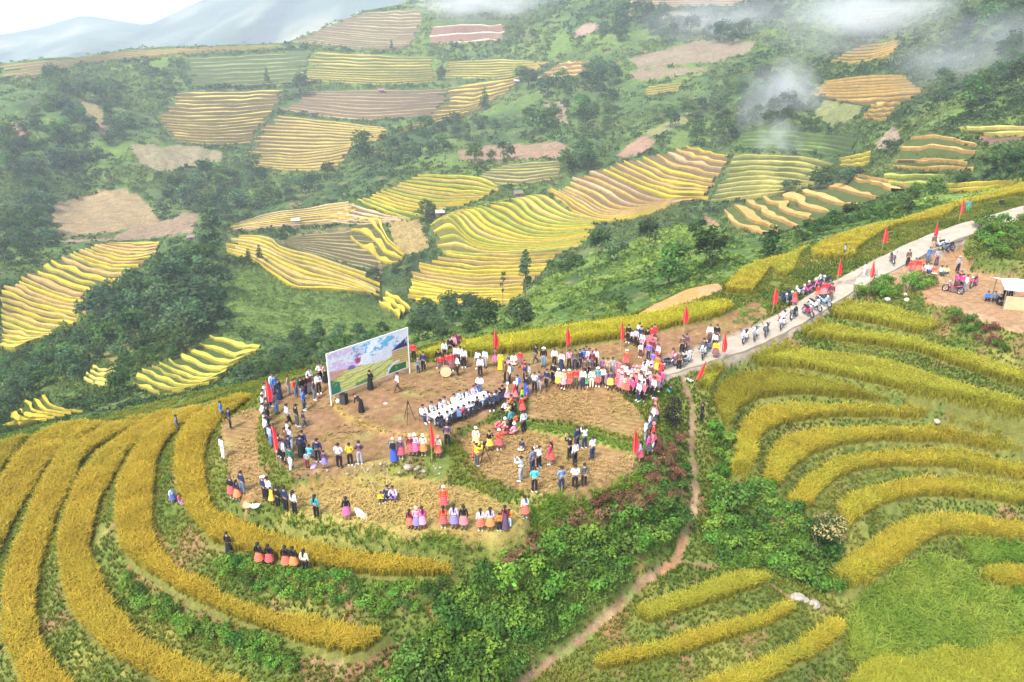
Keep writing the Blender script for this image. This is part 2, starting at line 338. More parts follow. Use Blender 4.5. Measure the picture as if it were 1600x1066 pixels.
cr = np.array(CREST, float); crw = on_z(cr[:, 0], cr[:, 1], cr[:, 2])
out = crw[:, :2] / np.linalg.norm(crw[:, :2], axis=1, keepdims=True)
for dist, fall in ((5, 2.2), (14, 9.5), (30, 24), (55, 44)):
    q = crw.copy(); q[:, :2] += out * dist; q[:, 2] -= fall; stroke(q, 1.2, 'wild')
for kind, wd, pl in PATHS:
    p = smooth_line(pl); stroke(on_z(p[:, 0], p[:, 1], p[:, 2]), wd, kind)
for kind, pl, zf in FLAT:
    p = np.array(pl, float); fill(on_z(p[:, 0], p[:, 1], zval(zf, p[:, 0], p[:, 1]))[:, :2], zf, kind)
for key in sorted(RICE, key=lambda k: np.mean(RICE[k]['z'][2]) if not isinstance(RICE[k]['z'], (int, float)) else RICE[k]['z']):
    r = RICE[key]; up = smooth_line(r['up'], 5); lo = smooth_line(r['lo'], 5); up[:, 1] -= 1 * (key[0] == 'R'); lo[:, 1] += 2 * (key[0] in 'RSY') + 1 * (key[0] == 'L'); r['poly'] = strip_poly(up, lo, r['z'])
    fill(r['poly'], r['z'], 'rice'); r['id'] = 1 + list(RICE).index(key); s_ = sub(r['poly']); SID[s_][inpoly(XX[s_], YY[s_], r['poly'])] = r['id']
for kind, wd, pl in PATHS[:2] + PATHS[3:4]:
    p = smooth_line(pl); stroke(on_z(p[:, 0], p[:, 1], p[:, 2]), wd, kind)
p = smooth_line([(517, 610, -.12), (530, 640, -.16), (570, 664, -.18), (620, 677, -.18), (690, 686, -.15)]); stroke(on_z(p[:, 0], p[:, 1], p[:, 2]), .45, 'straw')
rc = smooth_line(ROADC, 8); RW = on_z(rc[:, 0], rc[:, 1], rc[:, 2])
q = RW.copy(); q[:, 2] -= .06; stroke(q, 3.1, 'road')

def relax(h, fixed, val, n):
    for _ in range(n):
        p = np.pad(h, 1, mode='edge'); a = .25 * (p[:-2, 1:-1] + p[2:, 1:-1] + p[1:-1, :-2] + p[1:-1, 2:])
        h = np.where(fixed, val, a)
    return h
def solve(fixed, val, lev):
    ny, nx = fixed.shape
    if lev == 0 or min(ny, nx) < 24:
        return relax(np.where(fixed, val, val[fixed].mean()), fixed, val, 800)
    py, px = ny % 2, nx % 2
    f = np.pad(fixed, ((0, py), (0, px))); v = np.pad(np.where(fixed, val, 0), ((0, py), (0, px)))
    B = lambda a: a[::2, ::2].astype(float) + a[1::2, ::2] + a[::2, 1::2] + a[1::2, 1::2]
    c = B(f); sv = B(v); cf = c > 0; cv = np.where(cf, sv / np.maximum(c, 1), 0)
    h = solve(cf, cv, lev - 1); h = np.repeat(np.repeat(h, 2, 0), 2, 1)[:ny, :nx]
    return relax(h, fixed, val, 60)
HH = solve(FIX, HZ, 6)
for _ in range(2):
    p = np.pad(HH, 1, mode='edge'); HH = (4 * p[1:-1, 1:-1] + 2 * (p[:-2, 1:-1] + p[2:, 1:-1] + p[1:-1, :-2] + p[1:-1, 2:]) + p[:-2, :-2] + p[2:, 2:] + p[:-2, 2:] + p[2:, :-2]) / 16
bump = fbm(XX * .8, YY * .8, 3) * .16 + fbm(XX * .22, YY * .22, 5) * .25
soft = np.isin(KIND, [0, 9, 11, 12]); HH = HH + np.where(soft, bump, 0) + np.where(np.isin(KIND, [2, 3, 4, 5, 6]), fbm(XX * 1.5, YY * 1.5, 8) * .03, 0)

def H(x, y):
    fx = np.clip((np.asarray(x, float) - GX0) / GS, 0, NX - 1.001); fy = np.clip((np.asarray(y, float) - GY0) / GS, 0, NY - 1.001)
    i = fx.astype(int); j = fy.astype(int); a = fx - i; b = fy - j
    return (HH[j, i] * (1 - a) + HH[j, i + 1] * a) * (1 - b) + (HH[j + 1, i] * (1 - a) + HH[j + 1, i + 1] * a) * b
def KAT(x, y):
    return KIND[np.clip(((np.asarray(y) - GY0) / GS + .5).astype(int), 0, NY - 1), np.clip(((np.asarray(x) - GX0) / GS + .5).astype(int), 0, NX - 1)]
def hit(u, v):
    """where the ray of pixel (u,v) meets the near hill"""
    d = ray(u, v); ts = np.arange(30, 150, .1); P = d[None] * ts[:, None]; P[:, 2] += ZC
    under = P[:, 2] < H(P[:, 0], P[:, 1]); k = int(np.argmax(under)) if under.any() else len(ts) - 1
    p = P[k]; return float(p[0]), float(p[1]), float(H(p[0], p[1]))

# ground colours by what lies there
PAL = np.array([(.10, .13, .028), (.125, .13, .03), (.185, .108, .048), (.195, .115, .045), (.25, .18, .055), (.27, .165, .085), (.19, .125, .07), (.24, .2, .15), (.38, .21, .07), (.10, .17, .025), (.13, .19, .03), (.22, .115, .06), (.08, .13, .028)])
C = PAL[KIND]
n1 = fbm(XX * .5, YY * .5, 21, 4); n2 = fbm(XX * .25 + 9, YY * .25, 31, 3); n3 = fbm(XX * 1.7, YY * 1.7, 41, 2)
def mixin(mask, wgt, rgb):
    global C
    wg = (np.clip(wgt, 0, 1) * mask)[..., None]; C = C * (1 - wg) + np.array(rgb) * wg
bankm = np.isin(KIND, [0])
mixin(bankm, (n1 - .2) * 4, (.20, .115, .06)); mixin(bankm, (n2 - .1) * 3, (.19, .19, .045)); mixin(bankm, (-n1 - .3) * 4, (.06, .11, .02))
mixin(np.isin(KIND, [2]), (n1 + .05) * 2.2, (.225, .130, .068)); mixin(np.isin(KIND, [2]), (n2 - .1) * 3, (.21, .155, .05)); mixin(np.isin(KIND, [2]), (-n1 - .25) * 3, (.21, .17, .06)); mixin(np.isin(KIND, [2, 3]), (n3 - .25) * 1.5, (.27, .19, .085))
mixin(np.isin(KIND, [3, 4]), (n1 - .1) * 2, (.26, .155, .07)); mixin(np.isin(KIND, [3, 4]), (n2 - .15) * 3, (.25, .21, .06))
mixin(np.isin(KIND, [5, 6, 8, 11]), (n1 - .1) * 2, (.33, .23, .135)); mixin(np.isin(KIND, [5, 6]), (-n1 - .2) * 3, (.32, .16, .08)); mixin(np.isin(KIND, [6, 11]), (n3 - .2) * 3, (.14, .17, .05))
# stubble rows left by the reapers
rows = np.sin((YY * 1.0 + .35 * XX + .5 * np.sin(XX * .25)) * 2 * np.pi / .55)
mixin(np.isin(KIND, [3]), rows * .75, (.30, .205, .085)); mixin(np.isin(KIND, [3]), -rows * .5, (.135, .085, .035))
C *= (1 + .18 * vnoise(XX * 4.1, YY * 4.1, 77))[..., None]

# only what can be seen or almost seen is meshed: a margin round the frame
uu, vv = uv_of(XX, YY, HH)
keep = (uu > -260) & (uu < 1860) & (vv < 1400)
idx = -np.ones((NY, NX), np.int64); q = keep[:-1, :-1] & keep[1:, :-1] & keep[:-1, 1:] & keep[1:, 1:]
used = np.zeros_like(keep)
for a in (slice(0, -1), slice(1, None)):
    for b in (slice(0, -1), slice(1, None)): used[a, b] |= q
idx[used] = np.arange(used.sum())
fc = np.stack([idx[:-1, :-1][q], idx[:-1, 1:][q], idx[1:, 1:][q], idx[1:, :-1][q]], -1)
M_GROUND = attr_mat("ground_cover", 2.2, .62, 1.4, fine=14.)
ground = link("ground", np_mesh("ground", np.stack([XX[used], YY[used], HH[used]], -1), fc, [M_GROUND], col=C[used], smooth=True)); tag(ground, kind="structure")

# concrete road: a slab following the crest, with a real edge
nrm = np.gradient(RW[:, :2], axis=0); nrm /= np.linalg.norm(nrm, axis=1, keepdims=True); nrm = np.stack([-nrm[:, 1], nrm[:, 0]], 1)
wob = .05 * np.sin(np.arange(len(RW)) * 1.3)
hw = np.interp(rc[:, 0], [985, 1100, 1700], [1.0, 1.25, 1.6])
rows = []
for off, dz in ((-1, -.25), (-1, .10), (-.5, .13), (0, .14), (.5, .13), (1, .10), (1, -.25)):
    p = RW.copy(); p[:, :2] += nrm * (off * hw + (wob if abs(off) == 1 else 0))[:, None]; p[:, 2] += dz; rows.append(p)
M_ROAD = noise_mat("road_concrete", (.27, .225, .165), .0, .9, .9, rgb2=(.37, .32, .25), bump=.1)
road = link("road", np_mesh("road", np.concatenate(rows), grid_faces(len(rows), len(RW))[:, ::-1], [M_ROAD], smooth=False)); tag(road, kind="structure")
# ================================================================ the hillsides across the valley: one smooth range map, terraced fields laid on it
DC = [(-80, 100, 700), (0, 98, 660), (130, 88, 660), (300, 72, 680), (450, 68, 690), (570, 18, 740), (700, 0, 720), (-80, 160, 540), (0, 160, 520), (100, 150, 520), (450, 200, 520), (330, 180, 520), (560, 130, 590), (600, 50, 700), (750, 95, 640), (900, 90, 560), (720, 180, 520), (820, 150, 520),
      (0, 300, 400), (130, 330, 390), (300, 300, 400), (200, 240, 450), (470, 265, 440), (-80, 300, 400), (800, 210, 430), (950, 200, 400), (550, 270, 380), (640, 250, 385), (860, 240, 350), (700, 265, 335),
      (450, 335, 340), (600, 300, 335), (780, 290, 320), (690, 340, 300), (360, 365, 315), (480, 400, 285), (560, 440, 262), (700, 400, 275), (850, 310, 315), (900, 390, 270), (800, 475, 235), (640, 470, 240), (620, 500, 215), (990, 345, 270), (1000, 245, 335), (1140, 235, 330), (1110, 315, 285), (1240, 245, 315), (1300, 262, 300), (1050, 340, 235),
      (250, 385, 300), (140, 390, 290), (60, 425, 270), (0, 455, 255), (0, 545, 215), (90, 515, 225), (170, 470, 240), (330, 400, 250), (-80, 470, 250), (-80, 600, 170), (300, 460, 205), (400, 440, 225), (480, 500, 185), (420, 480, 200), (240, 500, 190), (100, 570, 175), (20, 620, 160), (60, 660, 135), (140, 640, 130), (0, 680, 120), (220, 590, 150), (330, 560, 150), (420, 540, 150), (260, 610, 125), (400, 590, 115), (500, 560, 125), (560, 520, 150), (620, 530, 125), (-80, 720, 110), (160, 700, 100), (300, 660, 95), (450, 630, 92),
      (700, 520, 190), (800, 520, 205), (900, 470, 225), (1000, 420, 225), (980, 372, 240), (1100, 420, 195), (1130, 330, 215), (1190, 370, 190), (1250, 400, 175), (1220, 310, 225), (1340, 278, 230), (1420, 285, 205), (1300, 340, 195), (1400, 350, 170), (1450, 310, 180), (1500, 310, 165), (1600, 270, 150), (1700, 250, 150), (1600, 330, 135), (1540, 290, 165), (1000, 540, 190), (800, 570, 170),
      (1500, 265, 180), (1450, 235, 215), (1600, 225, 185), (1350, 225, 270), (1230, 200, 320), (1100, 190, 390), (1050, 220, 350), (1000, 150, 450), (1340, 140, 345), (1400, 180, 290), (1500, 150, 280), (1600, 150, 250), (1700, 150, 240), (1350, 80, 410), (1200, 90, 470), (1100, 100, 500), (1000, 40, 590), (1150, 10, 620), (1400, 20, 440), (1500, 60, 370), (1600, 50, 330), (880, 0, 680), (1000, -30, 640), (1200, -40, 620), (1400, -40, 480), (1600, -40, 370), (1700, 40, 320), (1700, -40, 350)]
DC = np.array(DC, float)
def tps_fit(P, f, lam=1e-3):
    P = P / 400.; n = len(P); r2 = ((P[:, None] - P[None]) ** 2).sum(-1); K = r2 * np.log(r2 + 1e-9) * .5
    A = np.zeros((n + 3, n + 3)); A[:n, :n] = K + lam * np.eye(n); A[:n, n] = 1; A[:n, n + 1:] = P; A[n:, :n] = A[:n, n:].T
    return P, np.linalg.solve(A, np.concatenate([f, np.zeros(3)]))
_TP, _TW = tps_fit(DC[:, :2], np.log(DC[:, 2]), 3e-3)
def rng(u, v):
    u = np.asarray(u, float); v = np.asarray(v, float); sh = u.shape; q = np.stack([u.ravel(), v.ravel()], 1) / 400.; o = np.zeros(len(q))
    for i in range(0, len(q), 20000):
        b = q[i:i + 20000]; r2 = ((b[:, None] - _TP[None]) ** 2).sum(-1)
        o[i:i + 20000] = (r2 * np.log(r2 + 1e-9) * .5) @ _TW[:-3] + _TW[-3] + b @ _TW[-2:]
    return np.exp(o).reshape(sh)
def hill(u, v, lift=0.):
    p = at_d(u, v, rng(u, v)); p[..., 2] += lift; return p

# ---- terraced fields on the hillsides: guides traced bottom to top, each left to right; n terraces between the first and the last
M_TREAD = attr_mat("terrace_rice", .5, .72, 1.28, fine=3.2, bump=.5)
FIELDS = []
def resample(p, n):
    p = np.asarray(p, float); L = np.concatenate([[0], np.cumsum(np.hypot(*np.diff(p, axis=0).T))]); t = np.linspace(0, L[-1], n)
    return np.stack([np.interp(t, L, p[:, 0]), np.interp(t, L, p[:, 1])], 1)
FIELD_UV = []
def field(label, guides, n, top, riser, h=.75, tread=.55, wav=.19, levels=None, ragged=.08, alt=None):
    seed = len(FIELDS) * 13 + 5; r = np.random.default_rng(seed); ncol = 70
    G = np.stack([resample(smooth_line(g, 5), ncol) for g in guides]); lv = np.linspace(0, 1, len(guides)) if levels is None else np.array(levels, float)
    def row(s):
        s = np.clip(s, 0, n) / n; j = np.clip(np.searchsorted(lv, s) - 1, 0, len(lv) - 2); f = (s - lv[j]) / (lv[j + 1] - lv[j]); c = np.arange(ncol)
        return G[j, c] * (1 - f)[:, None] + G[j + 1, c] * f[:, None]
    c = np.arange(ncol); vs, fs, cs = [], [], []
    FIELD_UV.append(np.concatenate([G[0], G[:, -1], G[-1][::-1], G[::-1, 0]]))
    top = np.array(top); riser = np.array(riser) * .5
    for k in range(n):
        wb = lambda s, o: s + wav * vnoise(c * .11 + o, np.full(ncol, k * .37), seed)
        s0 = wb(np.full(ncol, float(k)), 0); tr = np.maximum(.07, tread * (.74 + .42 * vnoise(c * .10, np.full(ncol, k * 1.7), seed + 9)) * np.clip(1.25 - np.abs(c / (ncol - 1) - .5 - r.uniform(-.2, .2)) ** 3 * 8, .3, 1)); s1 = s0 + tr; s2 = wb(np.full(ncol, k + 1.), 0)
        if k == n - 1: s2 = s1 + .06
        a = row(s0); b = row(s1); d = row(s2); A = hill(a[:, 0], a[:, 1]); B = hill(b[:, 0], b[:, 1]); D = hill(d[:, 0], d[:, 1])
        zr = A[:, 2] + h; T = A.copy(); T[:, 2] = zr; T2 = T * .5 + .5 * np.stack([B[:, 0], B[:, 1], np.maximum(zr, B[:, 2] + .25)], 1)
        B2 = B.copy(); B2[:, 2] = np.maximum(zr, B[:, 2] + .25); B3 = B.copy(); B3[:, 2] = np.maximum(B[:, 2] + .12, zr - h * .9); D2 = D.copy(); D2[:, 2] += .12
        A[:, 2] -= .3
        i0, i1 = (int(r.uniform(0, ragged) * ncol), ncol - int(r.uniform(0, ragged) * ncol)) if ragged else (0, ncol)
        tcol = top * (1 + r.uniform(-.13, .13)) if alt is None else np.array(alt[r.integers(len(alt))]) * (1 + r.uniform(-.08, .08))
        jit = (1 + .1 * vnoise(c * .5, np.full(ncol, k * 3.1), seed + 3))[:, None]
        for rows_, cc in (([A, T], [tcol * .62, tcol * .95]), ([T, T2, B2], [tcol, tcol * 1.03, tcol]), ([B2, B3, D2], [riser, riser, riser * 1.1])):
            o = sum(len(x) for x in vs); m = i1 - i0
            vs.append(np.concatenate([x[i0:i1] for x in rows_])); cs.append(np.concatenate([np.repeat(np.array(q)[None], m, 0) * jit[i0:i1] for q in cc])); fs.append(grid_faces(len(rows_), m) + o)
    ob = link("terraced_field", np_mesh("terraced_field", np.concatenate(vs), np.concatenate(fs), [M_TREAD], col=np.concatenate(cs))); tag(ob, label, kind="structure"); FIELDS.append(ob)
YW, PY, OR, BR, DG, PK = (.44, .335, .035), (.42, .325, .085), (.46, .28, .085), (.30, .20, .12), (.15, .18, .06), (.40, .285, .14)
rB, rG, rD = (.17, .125, .05), (.12, .16, .035), (.13, .125, .045)
field('far yellow terraces', [[(268, 222), (340, 227), (395, 224)], [(246, 185), (330, 190), (422, 182)], [(276, 142), (370, 140), (449, 137)]], 16, PY, rB, .7, .5)
field('far wide yellow terraces', [[(392, 262), (470, 268), (530, 264)], [(388, 240), (480, 243), (558, 228)], [(405, 208), (480, 210), (610, 215)], [(427, 177), (500, 186), (610, 200)]], 17, PY, rB, .8, .52)
field('far golden block', [[(476, 126), (600, 133), (686, 128)], [(476, 108), (580, 112), (685, 110)], [(488, 79), (580, 84), (682, 86)]], 11, PY, rG, .8, .5)
field('far brown terraces', [[(432, 170), (560, 188), (700, 178)], [(455, 155), (580, 162), (700, 158)], [(475, 140), (600, 138), (702, 137)]], 9, (.27, .21, .105), (.22, .155, .09), .4, .35)
field('far upper yellow', [[(692, 122), (760, 124), (800, 120), (842, 109)], [(692, 96), (780, 91), (860, 97)]], 8, PY, rG, .8, .48)
field('far falling yellow shoulder', [[(612, 214), (640, 206), (655, 200)], [(640, 200), (690, 190), (740, 177)], [(700, 160), (740, 160), (790, 146)], [(692, 136), (760, 126), (830, 113)]], 15, (.40, .31, .06), rB, .8, .55)
field('far dull striped crest', [[(455, 66), (560, 77), (640, 78)], [(500, 45), (600, 55), (655, 55)], [(570, 19), (630, 14), (668, 13)]], 16, (.27, .23, .12), (.22, .17, .10), .5, .42)
field('far red field', [[(664, 70), (790, 62)], [(668, 50), (790, 45)], [(682, 28), (790, 30)]], 3, (.55, .42, .30), (.33, .19, .14), .4, .14)
field('far crest yellow band', [[(0, 124), (60, 117), (150, 98), (280, 86), (450, 76)], [(0, 101), (60, 94), (130, 90), (200, 78), (300, 74), (450, 70)]], 5, PY, (.24, .18, .10), .7, .5)
field('far green striped field', [[(300, 136), (400, 134), (470, 128)], [(283, 88), (400, 82), (490, 77)]], 8, (.14, .165, .06), (.12, .16, .05), .4, .5)
field('far orange knob', [[(838, 122), (880, 121), (924, 113)], [(882, 93), (920, 93)]], 4, OR, (.26, .17, .09), .8, .5)
field('right upper orange', [[(1292, 96), (1345, 98), (1402, 82)], [(1352, 70), (1408, 62)]], 6, OR, rG, .9, .5)
field('right orange block', [[(1345, 188), (1385, 190)], [(1358, 168), (1408, 163)], [(1262, 150), (1340, 153), (1448, 146)], [(1290, 127), (1350, 117), (1412, 118)]], 12, (.40, .26, .07), rB, .9, .5, levels=[0, .25, .4, 1])
field('right small orange strips', [[(1395, 256), (1450, 256), (1510, 260)], [(1405, 226), (1440, 222), (1540, 238)], [(1438, 210), (1470, 207), (1502, 222)]], 3, OR, (.13, .17, .04), .9, .3)
field('right far yellow crumbs', [[(1330, 38), (1380, 33)], [(1355, 12), (1420, 8)]], 4, PY, rG, .8, .4)
field('far left yellow steps', [[(1005, 150), (1060, 142)], [(1010, 134), (1070, 128)]], 4, PY, rG, .8, .5)
field('far top dull terrace', [[(985, 12), (1080, 10), (1190, 8)], [(985, -3), (1080, -4), (1190, -6)]], 4, (.34, .25, .16), (.24, .18, .12), .4, .4)
# mid hill
field('mid left arcs', [[(358, 366), (385, 362), (480, 354), (560, 347)], [(362, 352), (420, 336), (500, 322), (552, 312)]], 8, YW, rD, 1, .55, wav=.4, alt=[YW, PY, (.42, .30, .14)])
field('mid terraced dome', [[(556, 314), (600, 332), (645, 346)], [(590, 303), (660, 322), (735, 320)], [(620, 290), (700, 302), (770, 306)], [(664, 272), (700, 271), (750, 276), (786, 294)]], 13, (.38, .31, .035), rG, 1, .55, alt=[YW, (.34, .32, .035), (.40, .30, .06)])
field('mid pale brown arcs', [[(500, 345), (560, 352), (618, 346)], [(552, 312), (590, 328), (640, 344)]], 5, (.48, .36, .20), (.20, .15, .07), .7, .5)
field('mid yellow apron', [[(355, 396), (400, 412), (455, 450), (520, 455), (585, 462)], [(353, 380), (400, 390), (460, 415), (540, 440), (605, 470)], [(356, 370), (420, 368), (440, 384), (500, 402), (560, 420), (604, 434)]], 8, YW, rD, 1, .5, alt=[YW, PY])
field('mid brown hollow', [[(440, 382), (500, 400), (560, 418), (602, 430)], [(440, 374), (500, 362), (580, 353)]], 9, (.24, .21, .09), (.17, .13, .06), .3, .4)
field('mid yellow tongue', [[(545, 372), (575, 396), (600, 412), (628, 412)], [(552, 352), (575, 345), (605, 380), (632, 402)], [(580, 342), (602, 345), (607, 372), (634, 398)]], 4, YW, rD, 1, .7)
field('mid broad yellow fan', [[(638, 472), (700, 478), (800, 478)], [(636, 440), (720, 456), (822, 455)], [(652, 414), (730, 428), (850, 424)], [(690, 398), (780, 408), (870, 402)], [(700, 392), (800, 398), (905, 388)]], 15, YW, rD, 1.1, .56, levels=[0, .33, .66, .87, 1], alt=[YW, YW, (.40, .28, .07)])
field('mid lime fan', [[(690, 398), (740, 402), (800, 400), (905, 388)], [(665, 358), (700, 340), (735, 375), (800, 388), (915, 378)], [(700, 336), (740, 330), (775, 355), (840, 375), (925, 364)], [(740, 328), (800, 315), (830, 340), (870, 352), (938, 352)], [(800, 314), (850, 306), (880, 320), (905, 334), (945, 346)]], 17, (.36, .33, .035), (.20, .20, .04), 1, .66, alt=[YW, (.34, .33, .035), (.30, .32, .04), (.40, .30, .07)])
field('mid peach waves', [[(852, 302), (880, 318), (900, 334), (950, 348), (1035, 330)], [(870, 290), (915, 310), (960, 332), (1050, 322)], [(932, 264), (985, 288), (1040, 310), (1106, 313)], [(1000, 246), (1050, 272), (1120, 286)], [(1088, 227), (1120, 232), (1144, 238)]], 20, (.42, .28, .08), (.23, .155, .07), 1, .6, alt=[(.42, .28, .08), PK, YW])
field('mid misty olive terraces', [[(1110, 318), (1180, 310), (1240, 303)], [(1128, 280), (1200, 278), (1275, 288)], [(1145, 238), (1240, 241), (1312, 252)]], 9, (.32, .29, .08), rG, 1, .45)
field('mid olive end strips', [[(1310, 262), (1340, 262), (1360, 255)], [(1312, 245), (1340, 240), (1365, 235)]], 3, YW, rG, 1, .55)
field('near orange arcs', [[(1130, 330), (1145, 352), (1192, 368)], [(1160, 318), (1195, 340), (1236, 360)], [(1205, 308), (1250, 332), (1290, 344)], [(1260, 298), (1310, 316), (1350, 320)], [(1330, 278), (1380, 290), (1402, 300)], [(1345, 274), (1400, 284), (1462, 294)]], 9, OR, (.13, .17, .04), .9, .62)
field('near yellow shelf', [[(1478, 302), (1540, 300), (1590, 290)], [(1478, 284), (1540, 284), (1600, 284)]], 2, YW, rG, .9, .4)
field('left golden terraces', [[(0, 546), (25, 548), (50, 536)], [(0, 500), (50, 520), (100, 526)], [(0, 455), (60, 478), (135, 498)], [(40, 432), (100, 460), (160, 470)], [(100, 400), (160, 424), (210, 426)], [(140, 387), (200, 404), (245, 398)], [(180, 381), (220, 380), (256, 380)]], 28, YW, rD, 1, .55, alt=[YW, (.36, .31, .045), (.40, .29, .07), (.40, .26, .085)])
field('left low terraces', [[(5, 669), (35, 668), (60, 662)], [(38, 628), (60, 648), (105, 652)], [(78, 612), (100, 636), (142, 642)]], 6, YW, rG, .5, .4)
field('left tiny terraces', [[(130, 596), (160, 606), (195, 598)], [(148, 572), (170, 575), (185, 563)]], 4, (.42, .37, .08), rG, .6, .35)
field('left valley terraces', [[(205, 602), (250, 616), (300, 610)], [(225, 575), (290, 604), (335, 600)], [(262, 566), (325, 592), (365, 575)], [(300, 545), (355, 565), (395, 555)], [(345, 516), (375, 528), (422, 542)]], 10, (.36, .32, .05), (.11, .16, .035), .6, .32)
field('low small strips', [[(590, 476), (615, 490), (625, 502)], [(602, 456), (630, 466), (650, 484)]], 3, YW, rG, 1, .5)
field('misty green terraces', [[(1140, 232), (1240, 236), (1330, 248)], [(1160, 205), (1250, 203), (1350, 215)]], 5, (.13, .2, .05), (.10, .15, .045), .7, .5)
field('mid dull arcs', [[(745, 279), (800, 290), (870, 280)], [(760, 268), (820, 268), (885, 262)], [(790, 258), (830, 252), (872, 250)]], 7, (.34, .30, .11), (.16, .15, .06), .5, .45, alt=[(.34, .30, .11), (.40, .38, .10), (.27, .26, .09)])
field('right edge strips', [[(1385, 262), (1440, 266), (1520, 268)], [(1392, 246), (1450, 244), (1520, 252)]], 2, OR, rG, .8, .35)
field('right upper green strips', [[(1510, 210), (1560, 214), (1605, 212)], [(1490, 196), (1550, 194), (1605, 196)]], 2, (.5, .40, .1), rG, .8, .4)
field('right lower green terraces', [[(1380, 290), (1430, 292), (1480, 290)], [(1378, 268), (1440, 266), (1480, 268)]], 2, (.28, .30, .05), rG, .8, .5)

SKYL = np.array([(-260, 112), (0, 99), (60, 92), (130, 88), (200, 76), (300, 72), (440, 68), (500, 46), (570, 17), (620, 9), (680, -20), (760, -60), (1900, -60)], float)
BOTL = np.array([(-260, 830), (0, 760), (190, 715), (330, 670), (430, 650), (640, 610), (800, 570), (1000, 540), (1130, 480), (1265, 430), (1400, 385), (1600, 335), (1900, 290)], float)
us = np.arange(-240, 1841, 3.2); NC = len(us); NR = 330
sk = np.interp(us, SKYL[:, 0], SKYL[:, 1]) + 1.2 * vnoise(us * .06, us * 0, 4); bo = np.interp(us, BOTL[:, 0], BOTL[:, 1])
tt = np.linspace(0, 1, NR)[:, None]; U = np.repeat(us[None], NR, 0); W = sk + (bo - sk) * tt
R = rng(U, W); P = at_d(U, W, R)
lump = fbm(P[..., 0] * .11, P[..., 1] * .11, 51, 3) * np.clip(R / 90, 1, 5) * .35 + fbm(P[..., 0] * .02, P[..., 1] * .02, 52, 2) * np.clip(R / 100 - 1, 0, 4) * .6
inf = np.zeros(U.shape, bool)
for poly in FIELD_UV:
    k = slice(None), slice(max(0, int((poly[:, 0].min() + 240) / 3.2) - 2), int((poly[:, 0].max() + 240) / 3.2) + 3); inf[k] |= inpoly(U[k], W[k], poly)
sm = inf.astype(float)
for _ in range(5):
    p = np.pad(sm, 1, mode='edge'); sm = (p[1:-1, 1:-1] + p[:-2, 1:-1] + p[2:, 1:-1] + p[1:-1, :-2] + p[1:-1, 2:]) / 5
sm = np.where(inf, 1, np.minimum(1, sm * 2)); edge = np.where(inf, 1, 0).astype(float)
for _ in range(2):
    p = np.pad(edge, 1, mode='edge'); edge = np.minimum(edge, np.minimum(np.minimum(p[:-2, 1:-1], p[2:, 1:-1]), np.minimum(p[1:-1, :-2], p[1:-1, 2:])))
P[..., 2] += lump * np.clip(tt * 12, 0, 1) * (1 - sm) - .8 * edge - .15 * sm
back = []
for dd, dz in ((40, -14), (120, -70), (260, -190)):
    b = P[0].copy(); h = b[:, :2] / np.linalg.norm(b[:, :2], axis=1, keepdims=True); b[:, :2] += h * dd; b[:, 2] += dz; back.insert(0, b)
P = np.concatenate([np.array(back), P]); U = np.concatenate([np.repeat(us[None], 3, 0), U]); W = np.concatenate([np.repeat(sk[None], 3, 0), W])

# plain patches: corn stubble, bare soil
PATCH = [([(85, 315), (140, 305), (195, 290), (225, 310), (250, 345), (250, 360), (180, 365), (95, 372), (80, 345)], (.30, .22, .11)),
         ([(60, 380), (180, 372), (290, 335), (310, 340), (300, 365), (255, 372), (140, 380)], (.28, .20, .12)),
         ([(205, 228), (300, 228), (350, 235), (345, 250), (250, 270), (215, 255)], (.26, .22, .12)),
         ([(980, 90), (1100, 65), (1180, 60), (1175, 80), (1100, 100), (1000, 110)], (.24, .19, .12)), ([(980, 112), (1110, 108), (1050, 122), (990, 128)], (.25, .19, .12)),
         ([(1005, 205), (1080, 170), (1075, 190), (1020, 215)], (.24, .24, .09)), ([(960, 240), (1000, 212), (1030, 218), (1000, 242), (965, 248)], (.31, .19, .12)),
         ([(712, 235), (800, 226), (870, 222), (905, 236), (880, 245), (800, 250), (720, 252)], (.29, .19, .12)),
         ([(845, 155), (880, 165), (890, 195), (870, 190)], (.26, .20, .12)), ([(895, 48), (930, 35), (935, 45), (905, 58)], (.33, .23, .17)),
         ([(605, 345), (650, 335), (672, 385), (640, 404), (615, 385)], (.30, .225, .085)), ([(432, 378), (480, 360), (580, 352), (555, 375), (580, 400), (605, 415), (590, 428), (545, 408), (480, 393)], (.20, .155, .065)),
         ([(12, 195), (35, 195), (40, 210), (15, 212)], (.36, .19, .13)), ([(120, 150), (150, 155), (165, 190), (150, 200), (135, 180)], (.24, .20, .09)), ([(150, 195), (170, 195), (170, 215), (155, 212)], (.34, .2, .14)),
         ([(850, 420), (930, 380), (1000, 375), (960, 395), (900, 415)], (.12, .15, .04)), ([(1100, 335), (1125, 345), (1120, 375), (1100, 360)], (.34, .22, .11)), ([(1160, 385), (1175, 372), (1178, 390)], (.33, .2, .11)),
         ([(1060, 205), (1120, 215), (1080, 235), (1040, 232)], (.14, .2, .045)), ([(1360, 225), (1400, 195), (1410, 215), (1380, 235)], (.30, .23, .15)), ([(1530, 205), (1600, 195), (1600, 220), (1530, 225)], (.22, .13, .09)),
         ([(1480, 205), (1600, 210), (1600, 200), (1500, 198)], (.33, .27, .06)), ([(160, 555), (200, 525), (210, 550), (180, 575)], (.25, .22, .07)), ([(960, 410), (1000, 395), (980, 430)], (.28, .2, .1)), ([(1020, 30), (1050, 15), (1120, 25), (1090, 45)], (.2, .17, .1)),
         ([(1340, 185), (1350, 165), (1290, 155), (1270, 175), (1300, 200)], (.2, .22, .08)), ([(1020, 478), (1040, 455), (1110, 440), (1120, 452)], (.40, .25, .09))]
CH = np.empty(P.shape); CH[:] = (.056, .096, .026)
